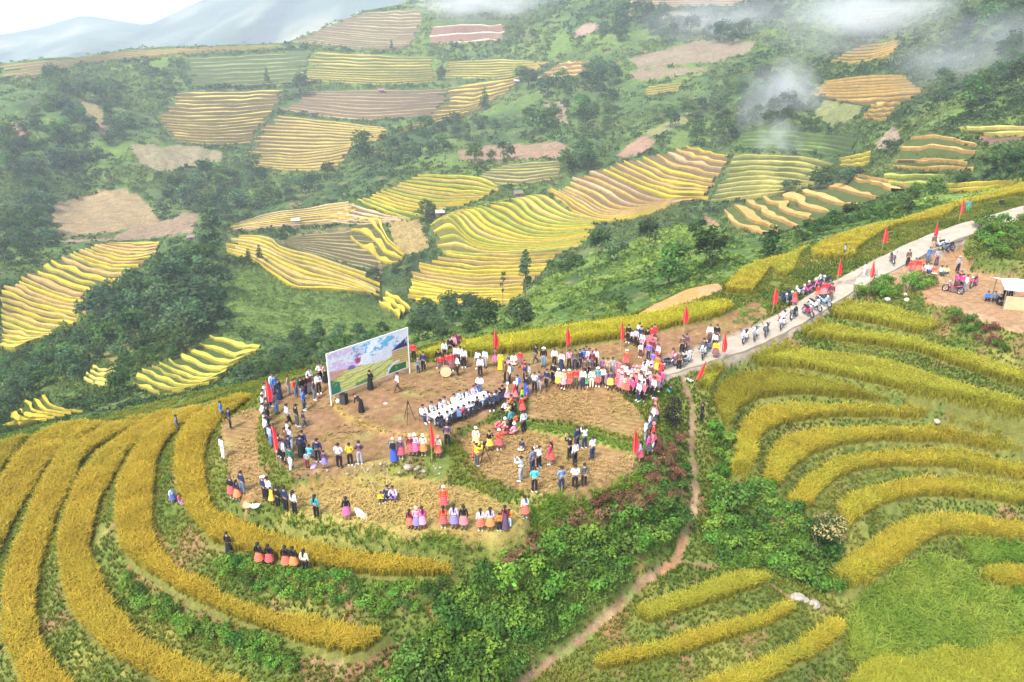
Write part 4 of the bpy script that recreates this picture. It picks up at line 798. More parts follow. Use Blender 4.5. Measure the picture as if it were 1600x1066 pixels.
# trees one can pick out: pixel of the foot, height in pixels, kind, label
for a in [(331, 408, 74, 'tall', "tall bluish tree standing alone at the head of the left gully", 1.25), (665, 344, 34, 'round', "bushy tree beside the small hut on the terraced hill", 1.2), (565, 258, 55, 'dark', "dark tree at the right corner of the wide far terraces", 1), (643, 210, 22, 'pine', "small dark conical tree on the far golden shoulder", 1.1),
          (757, 172, 34, 'pine', "lone tree on the edge of the far falling terraces", 1.2), (826, 142, 34, 'dark', "dark tree right of the small far hut", 1), (812, 128, 26, 'round', "tree left of the dark one by the far hut", 1), (838, 208, 42, 'round', "broad tree on the slope under the far orange knob", 1.2), (741, 259, 38, 'round', "round tree at the edge of the reddish far plot", 1.1), (792, 250, 30, 'dark', "dark tree right of the round one on the reddish far plot", 1.1), (768, 250, 18, 'round', "smallest tree on the reddish far plot", 1.1),
          (910, 262, 42, 'dark', "wide dark tree above the peach coloured terraces", 1.4), (883, 265, 34, 'round', "pale tree beside the wide dark one above the peach terraces", 1.1), (1133, 226, 38, 'dark', "dark tree at the top corner of the misty terraces", 1.1), (1088, 226, 30, 'round', "round tree left of the one at the misty terraces", 1.1), (472, 152, 36, 'dark', "dark tree between two far terraced blocks", 1), (418, 130, 22, 'pine', "small conical tree on the green striped far field", 1), (612, 78, 15, 'pine', "tiny tree on the far striped crest", 1), (690, 130, 22, 'dark', "small dark tree between the far golden blocks", .9),
          (1280, 296, 36, 'dark', "wide dark tree in the hollow behind the orange arcs", 1.5), (1325, 287, 26, 'blue', "grey green tree right of the wide one behind the orange arcs", 1.6), (1232, 304, 24, 'blue', "low grey tree at the left end of the orange arcs", 1.6), (1111, 418, 68, 'dark', "largest dark tree on the bushy spur", 1.05), (1203, 408, 58, 'pine', "dark conical tree on the spur under the orange arcs", 1.25), (1014, 380, 42, 'dark', "dark tree on the spur crest below the peach terraces", 1), (1088, 372, 34, 'dark', "smaller dark tree on the crest left of the conical one", 1), (1045, 448, 74, 'round', "broad bushy tree in the middle of the spur", .95), (940, 398, 44, 'dark', "dark tree at the lower tip of the peach terraces", 1.1), (965, 405, 34, 'blue', "grey tree right of the one at the tip of the peach terraces", 1.1), (890, 424, 34, 'dark', "dark tree on the spur below the lime terraces", 1.3), (866, 428, 26, 'round', "low tree on the spur left of the dark one below the lime terraces", 1.3), (970, 492, 24, 'dark', "small dark round bush above the yellow crest rice", 1.1), (808, 512, 52, 'blue', "large grey green bush behind the crest flags", 1.15),
          (821, 470, 78, 'tall', "slender tree in front of the broad yellow terraces", .75), (786, 484, 66, 'thin', "thin bare tree in front of the broad yellow terraces", .8), (648, 552, 30, 'round', "small round tree right of the painted backdrop", .8), (190, 612, 42, 'dark', "dark round tree above the small left terraces", 1.05), (390, 412, 24, 'pine', "left one of two small trees under the yellow apron", 1.1), (407, 408, 26, 'pine', "right one of two small trees under the yellow apron", 1.1), (585, 440, 26, 'dark', "small dark tree in the hollow below the brown field", 1.2), (618, 428, 18, 'dark', "tiny dark tree at the tip of the yellow tongue", 1.2), (1574, 105, 46, 'dark', "tall dark tree at the upper right", .9), (1590, 145, 44, 'dark', "dark tree below the tall one at the upper right", 1.1), (1500, 290, 20, 'dark', "small dark tree above the yellow shelf on the right", 1.3), (1560, 265, 36, 'dark', "dark tree above the crest rice on the right", 1.4), (1590, 268, 30, 'dark', "dark tree at the right edge above the crest rice", 1.3), (1390, 245, 26, 'dark', "small tree left of the small orange strips", 1.2)]:
    tree(*a[:4], a[4], None, a[5])
MU_, MV_ = np.meshgrid(np.arange(-60, 1680), np.arange(-40, 720)); FMASK = np.zeros(MU_.shape, bool)
for f in FIELD_UV:
    k = slice(max(0, int(f[:, 1].min()) + 38), int(f[:, 1].max()) + 43), slice(max(0, int(f[:, 0].min()) + 58), int(f[:, 0].max()) + 63); FMASK[k] |= inpoly(MU_[k], MV_[k], f)
def wood(poly, n, hp, keys, label, group, seed):
    r = random.Random(seed); poly = np.array(poly, float); k = 0; got = []; t = 0
    while k < n and t < n * 60:
        t += 1; u = r.uniform(poly[:, 0].min(), poly[:, 0].max()); v = r.uniform(poly[:, 1].min(), poly[:, 1].max()); h = r.uniform(*hp)
        if not inpoly(np.array([u]), np.array([v]), poly)[0] or FMASK[int(v) + 40, int(u) + 60]: continue
        if any(math.hypot(u - a, (v - b) * 1.6) < .36 * (h + c) * .8 for a, b, c in got): continue
        got.append((u, v, h)); k += 1; kk = r.choice(keys); f_ = (v - poly[:, 1].min()) / (np.ptp(poly[:, 1])); fh = (h - hp[0]) / (hp[1] - hp[0])
        lb = ('tall ' if fh > .66 else 'small ' if fh < .33 else '') + {'blue': 'bluish', 'dark': 'dark', 'round': 'green', 'tall': 'slender'}[kk] + label[label.index(' tree'):] + ('' if n < 16 else ', upper part' if f_ < .4 else ', middle part' if f_ < .65 else ', lower part')
        tree(u, v, h, kk, lb, group, r.uniform(.95, 1.3))
wood([(125, 515), (180, 475), (255, 420), (320, 400), (345, 450), (335, 520), (290, 540), (230, 545), (165, 530)], 38, (32, 62), ['blue', 'dark', 'round', 'blue', 'tall'], "bluish tree in the wood beside the left golden terraces", "trees of the left gully wood", 21)
wood([(0, 585), (60, 560), (130, 525), (200, 545), (180, 580), (110, 600), (60, 625), (0, 660)], 34, (24, 44), ['blue', 'dark', 'round'], "dark tree in the wood filling the lower left valley", "trees of the lower left wood", 22)
wood([(0, 420), (0, 330), (70, 300), (80, 380), (50, 420)], 16, (20, 36), ['blue', 'dark'], "hazy tree at the left edge beside the brown corn plot", "hazy trees at the left edge", 23)
wood([(210, 345), (260, 320), (260, 280), (350, 270), (400, 255), (460, 290), (520, 275), (500, 310), (420, 325), (350, 345), (270, 330)], 34, (18, 34), ['blue', 'dark', 'round'], "dark tree in the belt below the wide far terraces", "trees of the far belt", 24)
wood([(0, 250), (30, 180), (80, 135), (180, 145), (210, 200), (190, 245), (120, 260), (40, 290)], 34, (16, 32), ['blue', 'blue', 'round'], "hazy tree on the far left slope", "hazy trees of the far left slope", 25)
wood([(560, 270), (640, 215), (720, 190), (780, 200), (700, 235), (620, 260)], 22, (16, 30), ['dark', 'blue', 'round'], "dark tree along the ridge below the far golden shoulder", "trees along the far ridge", 26)
wood([(830, 150), (900, 120), (960, 110), (960, 200), (930, 240), (880, 215), (850, 200)], 24, (16, 34), ['dark', 'blue', 'round'], "dark tree on the dark slope right of the far orange knob", "trees on the dark far slope", 27)
wood([(920, 60), (960, 20), (1060, 40), (1150, 20), (1200, 0), (1240, 40), (1150, 70), (1000, 70)], 26, (18, 36), ['blue', 'dark', 'blue'], "hazy tree on the wooded slope at the top", "hazy trees at the top", 28)
wood([(1040, 195), (1120, 150), (1200, 130), (1260, 170), (1250, 200), (1180, 195), (1110, 215)], 26, (18, 34), ['dark', 'round', 'blue'], "dark tree on the ridge beside the thin column of smoke", "trees on the smoky ridge", 29)
wood([(1420, 120), (1480, 60), (1600, 20), (1610, 180), (1540, 190), (1460, 160)], 22, (20, 40), ['dark', 'blue', 'round'], "misty tree on the right hand slope", "misty trees on the right slope", 30)
wood([(430, 560), (480, 530), (560, 520), (620, 520), (620, 545), (540, 560), (470, 580), (430, 585)], 16, (24, 40), ['blue', 'dark', 'round'], "shadowy tree behind the painted backdrop", "trees behind the backdrop", 31)
wood([(655, 545), (655, 500), (700, 490), (760, 495), (770, 510), (710, 530)], 14, (34, 54), ['dark', 'dark', 'blue'], "dark tree in the clump right of the backdrop top", "dark clump right of the backdrop", 32)
wood([(350, 600), (420, 570), (480, 580), (440, 595), (380, 605)], 10, (20, 34), ['blue', 'dark'], "bluish tree just beyond the rim behind the left crowd", "trees beyond the left rim", 33)
wood([(1235, 375), (1300, 345), (1390, 322), (1460, 302), (1465, 312), (1390, 340), (1300, 362), (1240, 385)], 22, (16, 30), ['dark', 'round', 'round'], "leafy green tree in the belt under the orange arcs", "trees under the orange arcs", 34)
wood([(180, 560), (240, 550), (300, 545), (290, 560), (220, 600), (190, 590)], 9, (24, 40), ['dark', 'round'], "dark tree above the left valley terraces", "trees above the left valley terraces", 35)

# flowering tree in the gully
x, y, z = hit(1280, 868)
r = random.Random(3); lob = shrub_lobes(r, 9, 1.5, 2.1); lob = [((c[0], c[1], c[2] + .9), q) for c, q in lob]
ft = place("flowering_tree", (x, y, z), 0, (1, 1, 1), "round tree with tawny blossom below the lowest hooked rice strip", "tree", None, [("crown", blob_mesh("crown", lob, 1500, .09, 71, LEAF['dark'], .3)), ("trunk", stems_mesh("trunk", r, 5, 2.2, .09, .8, M_BARK))])
link("blossom", blob_mesh("blossom", [((c[0], c[1], c[2] + .12), (q[0] * 1.02, q[1] * 1.02, q[2])) for c, q in lob[1:]], 900, .085, 72, LEAF['tawny'], .25, .95), ft)

# ---- undergrowth of the hillsides: leaf clumps as one mass per hillside
M_UND = leaf_mat("undergrowth_leaf", attr=True, trans=.25)
def undergrowth(pts, sizes, cols, nl, seed, label, name="undergrowth"):
    r = np.random.default_rng(seed); n = len(pts); d = r.normal(size=(n, nl, 3)); d /= np.linalg.norm(d, axis=2, keepdims=True); d[..., 2] = np.abs(d[..., 2]) * .9
    p = pts[:, None] + d * sizes[:, None, None] * r.uniform(.55, 1.05, (n, nl, 1)) * np.array([1, 1, .85])
    nn = d + r.normal(0, .5, d.shape); nn /= np.linalg.norm(nn, axis=2, keepdims=True); t = np.cross(nn, r.normal(size=d.shape)); t /= np.linalg.norm(t, axis=2, keepdims=True); b = np.cross(nn, t)
    s = (sizes[:, None] * r.uniform(.22, .42, (n, nl)) * min(1, (30 / nl) ** .7))[..., None]
    V_ = np.stack([p - t * s, p - b * s * .6, p + t * s, p + b * s * .6], 2).reshape(-1, 3); C_ = np.repeat((cols[:, None] * r.uniform(.7, 1.3, (n, nl, 1))).reshape(-1, 3), 4, 0)
    tag(link(name, np_mesh(name, V_, np.arange(len(V_)).reshape(-1, 4), [M_UND], col=C_)), label, "undergrowth", kind="stuff")
def sample_hill(n, seed, ok):
    r = np.random.default_rng(seed); u = r.uniform(-30, 1630, n); v = r.uniform(-10, 700, n); k = ok(u, v); return u[k], v[k]
PATCHES = [p for p, _ in PATCH]
rim_patch([(640, 1015), (700, 950), (760, 910), (830, 875), (900, 838), (960, 818), (1040, 795), (1060, 810), (1032, 850), (985, 898), (925, 945), (835, 1022), (785, 1066), (610, 1080)], 130, (.5, .9), None, None, None, 17)
rim_patch([(1118, 745), (1140, 740), (1200, 775), (1250, 810), (1290, 870), (1320, 940), (1290, 925), (1200, 890), (1125, 885), (1112, 850)], 60, (.5, .8), None, None, None, 18)
def ok_hill(u, v):
    k = (v > np.interp(u, SKYL[:, 0], SKYL[:, 1]) + 3) & (v < np.interp(u, BOTL[:, 0], BOTL[:, 1]) - 20) & ~((u > 560) & (v > spur_v(u) + 6))
    k &= ~FMASK[np.clip(v.astype(int) + 40, 0, 759), np.clip(u.astype(int) + 60, 0, 1739)]
    for f in PATCHES: k &= ~inpoly(u, v, np.array(f, float))
    dens = fbm(u * .012, v * .02, 501, 3) + .35 * vnoise(u * .05, v * .07, 502); return k & (dens > -.62)
u, v = sample_hill(80000, 1, ok_hill); rr = np.random.default_rng(2); d_ = rng(u, v); p = hill(u, v)
q = fbm(p[:, 0] * .04, p[:, 1] * .04, 511, 3); f = np.clip(.5 + q * 1.4 + rr.normal(0, .2, len(u)), 0, 1)[:, None]
cols = np.array((.040, .080, .025)) * (1 - f) + np.array((.135, .19, .044)) * f
opn = inpoly(u, v, OPEN); cols = np.where(opn[:, None], cols * .5 + np.array((.075, .115, .022)), cols); big = (rr.random(len(u)) < .16) & ~opn; cols = np.where(big[:, None], cols * .62, cols)
undergrowth(p, (rr.uniform(2.2, 5.2, len(u)) + big * rr.uniform(1, 4.5, len(u))) * d_ / F * np.where(d_ > 350, .85, 1), cols, 15, 3, "scrub and undergrowth covering the slopes across the valley")
eu, ev = [], []
for f_ in FIELD_UV:
    q = resample(np.concatenate([f_, f_[:1]]), max(20, int(np.hypot(*np.diff(f_, axis=0).T).sum() / 2.4))); k = fbm(q[:, 0] * .05, q[:, 1] * .09, 541, 2) + rr.normal(0, .35, len(q)) > .0; q = q[k] + rr.normal(0, 1.6, (int(k.sum()), 2)); eu.append(q[:, 0]); ev.append(q[:, 1])
eu, ev = np.concatenate(eu), np.concatenate(ev); p = hill(eu, ev); d_ = rng(eu, ev); f = rr.random(len(eu))[:, None]
undergrowth(p, rr.uniform(1.6, 3.6, len(eu)) * d_ / F, np.array((.05, .09, .024)) * (1 - f) + np.array((.14, .19, .045)) * f, 15, 13, "scrub growing along the margins of the far terraces", "margin_undergrowth")
def ok_spur(u, v): return (u > 505) & (v > spur_v(u) + 2) & (v < np.interp(u, SPB[:, 0], SPB[:, 1])) & (fbm(u * .03, v * .05, 521, 2) > -.45)
u, v = sample_hill(40000, 5, ok_spur); v0, v1 = np.interp(u, SU, sv), np.interp(u, SU, bv); p = spur_pt(u, np.clip((v - v0) / (v1 - v0), 0, 1)); d_ = np.linalg.norm(p - np.array([0, 0, ZC]), axis=1)
q = fbm(p[:, 0] * .09, p[:, 1] * .09, 531, 3); f = np.clip(.5 + q * 1.5 + rr.normal(0, .2, len(u)), 0, 1)[:, None]
cols = np.array((.062, .12, .026)) * (1 - f) + np.array((.20, .28, .048)) * f
undergrowth(p, rr.uniform(4, 9, len(u)) * d_ / F, cols, 26, 6, "bushy undergrowth covering the spur behind the crest", "spur_undergrowth")
pts_, sz_ = [], []
for poly, n, size, flat, seed in RIM:
    r_ = random.Random(seed); poly = np.array(poly, float)
    while n:
        u, v = r_.uniform(poly[:, 0].min(), poly[:, 0].max()), r_.uniform(poly[:, 1].min(), poly[:, 1].max())
        if inpoly(np.array([u]), np.array([v]), poly)[0]: pts_.append(hit(u, v)); sz_.append(r_.uniform(*size) * .9); n -= 1
pts_ = np.array(pts_); sz_ = np.array(sz_); f = rr.random(len(sz_))[:, None]
undergrowth(pts_, sz_, np.array((.07, .15, .025)) * (1 - f) + np.array((.155, .26, .04)) * f, 130, 16, "low bushes and weeds along the rims and verges of the near hill", "rim_undergrowth")
print("VEG", NT, g1, g2, g3, g4, g5, NTREE)
# ================================================================ people
def skin_mesh(name, verts, edges, sub=1, root=0):
    """one continuous surface grown round a skeleton; verts: {key: (x, y, z, rx, ry)}"""
    ks = list(verts); ix = {k: i for i, k in enumerate(ks)}; me = bpy.data.meshes.new(name)
    me.from_pydata([verts[k][:3] for k in ks], [(ix[a], ix[b]) for a, b in edges], []); o = bpy.data.objects.new(name, me); COL.objects.link(o)
    md = o.modifiers.new("skin", 'SKIN'); md.use_smooth_shade = True; md.branch_smoothing = .4
    sv_ = me.skin_vertices[0].data
    for k in ks:
        q = verts[k]; sv_[ix[k]].radius = (q[3], q[4] if len(q) > 4 else q[3])
    sv_[ix[root] if root in ix else 0].use_root = True
    ss = o.modifiers.new("sub", 'SUBSURF'); ss.levels = ss.render_levels = sub
    dg = bpy.context.evaluated_depsgraph_get(); out_ = bpy.data.meshes.new_from_object(o.evaluated_get(dg)); out_.name = name
    bpy.data.objects.remove(o); bpy.data.meshes.remove(me)
    for p in out_.polygons: p.use_smooth = True
    return out_

def lerp(a, b, t): return tuple(a[i] + (b[i] - a[i]) * t for i in range(3))
POSES = {}
def skeleton(pose):
    """joint positions of a 1.65 m figure facing +Y"""
    J = dict(pel=(0, 0, .92), bel=(0, .0, 1.05), che=(0, .005, 1.24), nb=(0, -.005, 1.39), nk=(0, .0, 1.445), jaw=(0, .018, 1.50), sk=(0, .01, 1.565), top=(0, .0, 1.625))
    for s, n in ((-1, 'L'), (1, 'R')):
        J['sh' + n] = (s * .165, -.005, 1.355); J['el' + n] = (s * .215, -.02, 1.09); J['wr' + n] = (s * .225, .05, .855); J['ha' + n] = (s * .22, .075, .765)
        J['hi' + n] = (s * .085, 0, .885); J['kn' + n] = (s * .1, .015, .48); J['an' + n] = (s * .105, -.02, .075); J['to' + n] = (s * .125, .13, .03)
    S_ = lambda n, **k: [J.__setitem__(a + n, b) for a, b in k.items()]
    if pose == 'f':                                               # hands folded in front
        for s, n in ((-1, 'L'), (1, 'R')): S_(n, el=(s * .235, .02, 1.10), wr=(s * .06, .20, 1.07), ha=(-s * .03, .215, 1.09))
    if pose == 'p':                                               # both arms raised with a phone
        for s, n in ((-1, 'L'), (1, 'R')): S_(n, el=(s * .21, .22, 1.27), wr=(s * .09, .34, 1.50), ha=(s * .045, .38, 1.57))
    if pose == 'u':                                               # one arm raised
        S_('R', el=(.33, .02, 1.45), wr=(.36, .06, 1.68), ha=(.36, .08, 1.77))
    if pose == 'k':                                               # walking
        S_('L', kn=(-.1, .16, .5), an=(-.105, .24, .08), to=(-.12, .38, .045)); S_('R', kn=(.1, .02, .48), an=(.105, -.26, .12), to=(.12, -.13, .03))
        S_('L', wr=(-.24, -.1, .88), ha=(-.24, -.11, .79)); S_('R', wr=(.24, .2, .9), ha=(.23, .25, .82))
    if pose == 'h':                                               # hands behind the back
        for s, n in ((-1, 'L'), (1, 'R')): S_(n, el=(s * .235, -.11, 1.1), wr=(s * .08, -.16, .95), ha=(0, -.17, .91))
    if pose in 't q':
        dz = -.44 if pose == 't' else -.66
        for k in list(J):
            if k == 'top' or k[:2] not in ('kn', 'an', 'to'): J[k] = (J[k][0], J[k][1] + (.0 if pose == 't' else .02), J[k][2] + dz)
        for s, n in ((-1, 'L'), (1, 'R')):
            if pose == 't': S_(n, kn=(s * .12, .42, .47), an=(s * .12, .40, .07), to=(s * .13, .54, .03))
            else: S_(n, kn=(s * .15, .36, .46), an=(s * .13, .20, .07), to=(s * .14, .34, .03))
            z = J['sh' + n][2]; S_(n, el=(s * .23, .1, z - .24), wr=(s * .14, .30, z - .34), ha=(s * .1, .38, z - .33))
    if pose == 'b':                                               # bending forward
        ang = math.radians(62)
        for k in list(J):
            if k in ('bel', 'che', 'nb', 'nk', 'jaw', 'sk', 'top') or k[:2] in ('sh',):
                x, y, z = J[k]; q = z - .92; J[k] = (x, y + q * math.sin(ang), .92 + q * math.cos(ang))
        for s, n in ((-1, 'L'), (1, 'R')):
            x, y, z = J['sh' + n]; S_(n, el=(s * .2, y + .02, z - .27), wr=(s * .15, y + .12, z - .48), ha=(s * .13, y + .16, z - .56))
    return J
def body_parts(pose, woman=False):
    J = skeleton(pose); V_ = {}; E_ = []
    wz = .92 if woman else 1.
    def put(k, rx, ry=None): V_[k] = (*J[k], rx, rx if ry is None else ry)
    put('pel', .125, .09); put('bel', .118 * wz, .085); put('che', .135 * wz, .095); put('nb', .075, .06); put('nk', .045); put('jaw', .062, .07); put('sk', .078, .092); put('top', .05, .06)
    E_ += [('pel', 'bel'), ('bel', 'che'), ('che', 'nb'), ('nb', 'nk'), ('nk', 'jaw'), ('jaw', 'sk'), ('sk', 'top')]
    hd = Vector(J['sk']) - Vector(J['jaw']); fwd = Vector((0, 1, 0)) if pose != 'b' else Vector((0, .45, -.9)); c = Vector(J['jaw']) * .45 + Vector(J['sk']) * .55
    V_['nose'] = (*(c + fwd * .105), .014); E_.append(('jaw', 'nose'))
    for s in (-1, 1): V_['ear%d' % s] = (*(c + Vector((s * .092, 0, 0)) - fwd * .01), .016); E_.append(('sk', 'ear%d' % s))
    for n in 'LR':
        put('sh' + n, .052 * wz); put('el' + n, .038); put('wr' + n, .026); put('ha' + n, .034, .02)
        put('hi' + n, .088); put('kn' + n, .056); put('an' + n, .038); put('to' + n, .034, .025)
        E_ += [('nb', 'sh' + n), ('sh' + n, 'el' + n), ('el' + n, 'wr' + n), ('wr' + n, 'ha' + n), ('pel', 'hi' + n), ('hi' + n, 'kn' + n), ('kn' + n, 'an' + n), ('an' + n, 'to' + n)]
        w_, h_ = Vector(J['wr' + n]), Vector(J['ha' + n]); d = (h_ - w_).normalized(); side = d.cross(Vector((0, 1, 0)) if abs(d.y) < .8 else Vector((0, 0, 1))).normalized(); cur = side.cross(d).normalized()
        for i, ln in enumerate((.062, .075, .07, .055)):           # four fingers, a little curled, each its own length
            a = h_ + side * (i - 1.5) * .017 + d * .02; b = a + d * ln * .6; e = b + (d * .8 + cur * .5).normalized() * ln * .5
            V_[f'f{n}{i}a'] = (*a, .010); V_[f'f{n}{i}b'] = (*b, .009); V_[f'f{n}{i}c'] = (*e, .007); E_ += [('ha' + n, f'f{n}{i}a'), (f'f{n}{i}a', f'f{n}{i}b'), (f'f{n}{i}b', f'f{n}{i}c')]
        a = w_ * .45 + h_ * .55 - side * .03; V_[f't{n}a'] = (*a, .011); V_[f't{n}b'] = (*(a + d * .045 - side * .02), .009); E_ += [('ha' + n, f't{n}a'), (f't{n}a', f't{n}b')]
    body = skin_mesh("body", V_, E_, 1, 'pel')
    # shirt: torso and sleeves a little proud of the body
    V2 = {k: (*J[k], V_[k][3] + q, V_[k][4] + q) for k, q in (('bel', .03), ('che', .028), ('nb', .02)) for _ in (0,)}
    V2['pel'] = (*lerp(J['pel'], J['bel'], .0), .155 * (1 if not woman else .97), .118); E2 = [('pel', 'bel'), ('bel', 'che'), ('che', 'nb')]
    for n in 'LR':
        V2['sh' + n] = (*J['sh' + n], .072 * wz, .072 * wz); V2['el' + n] = (*J['el' + n], .056, .056); V2['wr' + n] = (*lerp(J['el' + n], J['wr' + n], .88), .043, .043); E2 += [('nb', 'sh' + n), ('sh' + n, 'el' + n), ('el' + n, 'wr' + n)]
    top = skin_mesh("top", V2, E2, 1, 'che')
    V3 = {'pel': (*J['pel'], .148, .112), 'wa': (*lerp(J['pel'], J['bel'], .6), .136, .10)}; E3 = [('pel', 'wa')]
    for n in 'LR':
        V3['hi' + n] = (*J['hi' + n], .106, .106); V3['kn' + n] = (*J['kn' + n], .080, .080); V3['an' + n] = (*lerp(J['kn' + n], J['an' + n], .93), .066, .066); E3 += [('pel', 'hi' + n), ('hi' + n, 'kn' + n), ('kn' + n, 'an' + n)]
    tro = skin_mesh("trousers", V3, E3, 1, 'pel')
    V4 = {}; bm = bmesh.new()
    for n in 'LR':
        a, t = Vector(J['an' + n]), Vector(J['to' + n]); tube(bm, [a + (a - t) * .25 + Vector((0, 0, -.02)), a * .6 + t * .4 + Vector((0, 0, -.005)), t + (t - a) * .25], [.046, .054, .03], 8)
    shoes = bpy.data.meshes.new("shoes"); bm.to_mesh(shoes); bm.free()
    def skirt(z1, r1, r0=.135, pleats=22, amp=.035):
        p = Vector(J['pel']); zt = p.z + .09; bm = bmesh.new(); rings = []; sit = pose in 'tq'
        for i in range(7):
            f = i / 6; z = zt + (max(z1, .06) - zt) * f; rr = r0 + (r1 - r0) * f ** .75; ring = []
            for k in range(pleats * 2):
                a = 6.2832 * k / (pleats * 2); q = rr * (1 + amp * f * (1 if k % 2 else -1)); y0 = p.y + (.25 * f if sit else 0)
                ring.append(bm.verts.new((p.x + q * math.cos(a), y0 + q * math.sin(a) * (.82 + .18 * f), z)))
            rings.append(ring)
        for a, b in zip(rings[:-1], rings[1:]):
            for k in range(len(a)): bm.faces.new((a[k], a[(k + 1) % len(a)], b[(k + 1) % len(b)], b[k]))
        bm.faces.new(rings[0][::-1]); me = bpy.data.meshes.new("skirt"); bm.to_mesh(me); bm.free(); return me
    sit = pose in 'tq'
    sk1 = skirt(.16 if sit else .50, .27); sk2 = skirt(.06, .235 if not sit else .34, amp=.02)
    # hair and headwear follow the skull
    c = Vector(J['sk']); R_ = Matrix.Rotation(math.radians(-62), 4, 'X') if pose == 'b' else Matrix.Identity(4)
    def cap(name, r0, z0, puff=0., tail=0., brim=0.):
        bm = bmesh.new(); bmesh.ops.create_uvsphere(bm, u_segments=14, v_segments=10, radius=1)
        for v_ in list(bm.verts):
            if v_.co.z < z0 or (v_.co.y > .45 and v_.co.z < .25): bm.verts.remove(v_)
        for v_ in bm.verts: v_.co = Vector((v_.co.x * r0 * (1 + puff * .3), v_.co.y * (r0 + .012) - .006, v_.co.z * (r0 + .008) * (1 + puff) + .005))
        if tail: tube(bm, [(0, -.09, .02), (0, -.125, -.08), (0, -.12, -.08 - tail * .6), (0, -.11, -.08 - tail)], [.045, .05, .042, .012], 8)
        if brim: 
            rr = [bm.verts.new((.16 * math.cos(a), .16 * math.sin(a) + .02, .03)) for a in [6.2832 * k / 16 for k in range(16)]]; r2 = [bm.verts.new((.09 * math.cos(a), .1 * math.sin(a), .055)) for a in [6.2832 * k / 16 for k in range(16)]]
            for k in range(16): bm.faces.new((rr[k], rr[(k + 1) % 16], r2[(k + 1) % 16], r2[k]))
        bmesh.ops.transform(bm, matrix=Matrix.Translation(c) @ R_, verts=bm.verts); me = bpy.data.meshes.new(name); bm.to_mesh(me); bm.free()
        for p in me.polygons: p.use_smooth = True
        return me
    parts = dict(body=body, top=top, trousers=tro, shoes=shoes, skirt=sk1, long_skirt=sk2, hair=cap("hair", .105, -.3), long_hair=cap("hair", .107, -.45, 0, .34), headscarf=cap("headscarf", .118, -.1, .28), cap=cap("cap", .112, .05, 0, 0, 1))
    p = Vector(J['che']); bm = bmesh.new(); bmesh.ops.create_cube(bm, size=1)
    for v_ in bm.verts: v_.co = Vector((v_.co.x * .30, v_.co.y * .16, v_.co.z * .42))
    bmesh.ops.bevel(bm, geom=list(bm.edges), offset=.05, segments=2, affect='EDGES'); bmesh.ops.translate(bm, vec=p + Vector((0, -.20, -.06)), verts=bm.verts)
    me = bpy.data.meshes.new("backpack"); bm.to_mesh(me); bm.free(); parts['backpack'] = me
    for m_ in parts.values():
        m_.materials.clear(); m_.materials.append(None)
    return parts
for _p in 'sfpukhtqb':
    POSES[_p] = body_parts(_p)
POSEW = {_p: body_parts(_p, True) for _p in 'sfpkqb'}

CLO = dict(white=(.80, .80, .82), black=(.022, .022, .026), navy=(.030, .042, .095), blue=(.05, .17, .52), royal=(.05, .10, .45), skyblue=(.28, .45, .72), paleblue=(.50, .60, .76), slate=(.13, .17, .25), grey=(.33, .33, .35), darkgrey=(.085, .085, .095), palegrey=(.56, .57, .58), red=(.60, .045, .05), crimson=(.52, .035, .10), orange=(.72, .20, .035), vermilion=(.68, .10, .045), pink=(.70, .30, .42), magenta=(.58, .07, .26), lilac=(.60, .46, .66), violet=(.20, .14, .42), purple=(.22, .10, .28), maroon=(.18, .035, .055), plum=(.12, .07, .12), brown=(.15, .09, .065), tan=(.46, .30, .19), cream=(.74, .66, .48), yellow=(.78, .56, .03), lemon=(.80, .68, .22), lime=(.50, .66, .06), green=(.05, .35, .14), darkgreen=(.03, .13, .09), teal=(.05, .30, .34), turquoise=(.08, .50, .62), jeans=(.10, .17, .30), khaki=(.30, .25, .16), olive=(.11, .11, .06), denim=(.16, .26, .42), peach=(.74, .42, .28), rose=(.62, .16, .20))
MC, ME_ = {}, {}
def cloth(c):
    if c not in MC: MC[c] = noise_mat("cloth_" + c, CLO[c], .16, 9, .9, spec=.1)
    return MC[c]
def embro(c):
    """embroidered skirt cloth: bands of trim round the hem"""
    if c not in ME_:
        m = mat("skirt_" + c, CLO[c], .9, 0, .1); nt = m.node_tree; N = nt.nodes; L = nt.links; tc = N.new("ShaderNodeTexCoord"); wv = N.new("ShaderNodeTexWave"); wv.bands_direction = 'Z'; wv.inputs["Scale"].default_value = 3.2; wv.inputs["Distortion"].default_value = .6
        L.new(tc.outputs["Object"], wv.inputs["Vector"]); r_ = N.new("ShaderNodeValToRGB"); b = CLO[c]; r_.color_ramp.elements[0].position = .55; r_.color_ramp.elements[0].color = (*b, 1); r_.color_ramp.elements[1].position = .8; r_.color_ramp.elements[1].color = (min(1, b[0] * .7 + .12), b[1] * .5 + .16, b[2] * .5 + .14, 1)
        L.new(wv.outputs["Fac"], r_.inputs["Fac"]); L.new(r_.outputs["Color"], N["Principled BSDF"].inputs["Base Color"]); ME_[c] = m
    return ME_[c]
M_SKIN = [noise_mat("skin_a", (.44, .26, .175), .08, 20, .6), noise_mat("skin_b", (.36, .20, .13), .08, 20, .6)]
M_HAIR = mat("hair_black", (.012, .010, .010), .5)
M_SHOE = [mat("shoe_black", (.02, .02, .022), .6), mat("shoe_white", (.7, .7, .7), .6), mat("shoe_brown", (.14, .08, .05), .6)]
def piece(name, me, m, parent):
    o = link(name, me, parent); o.material_slots[0].link = 'OBJECT'; o.material_slots[0].material = m; return o
PEOPLE = []
STAGE = on_z(600, 640, 0)
WORD = dict(skyblue='sky blue', paleblue='pale blue', palegrey='pale grey', darkgrey='dark grey', darkgreen='dark green')
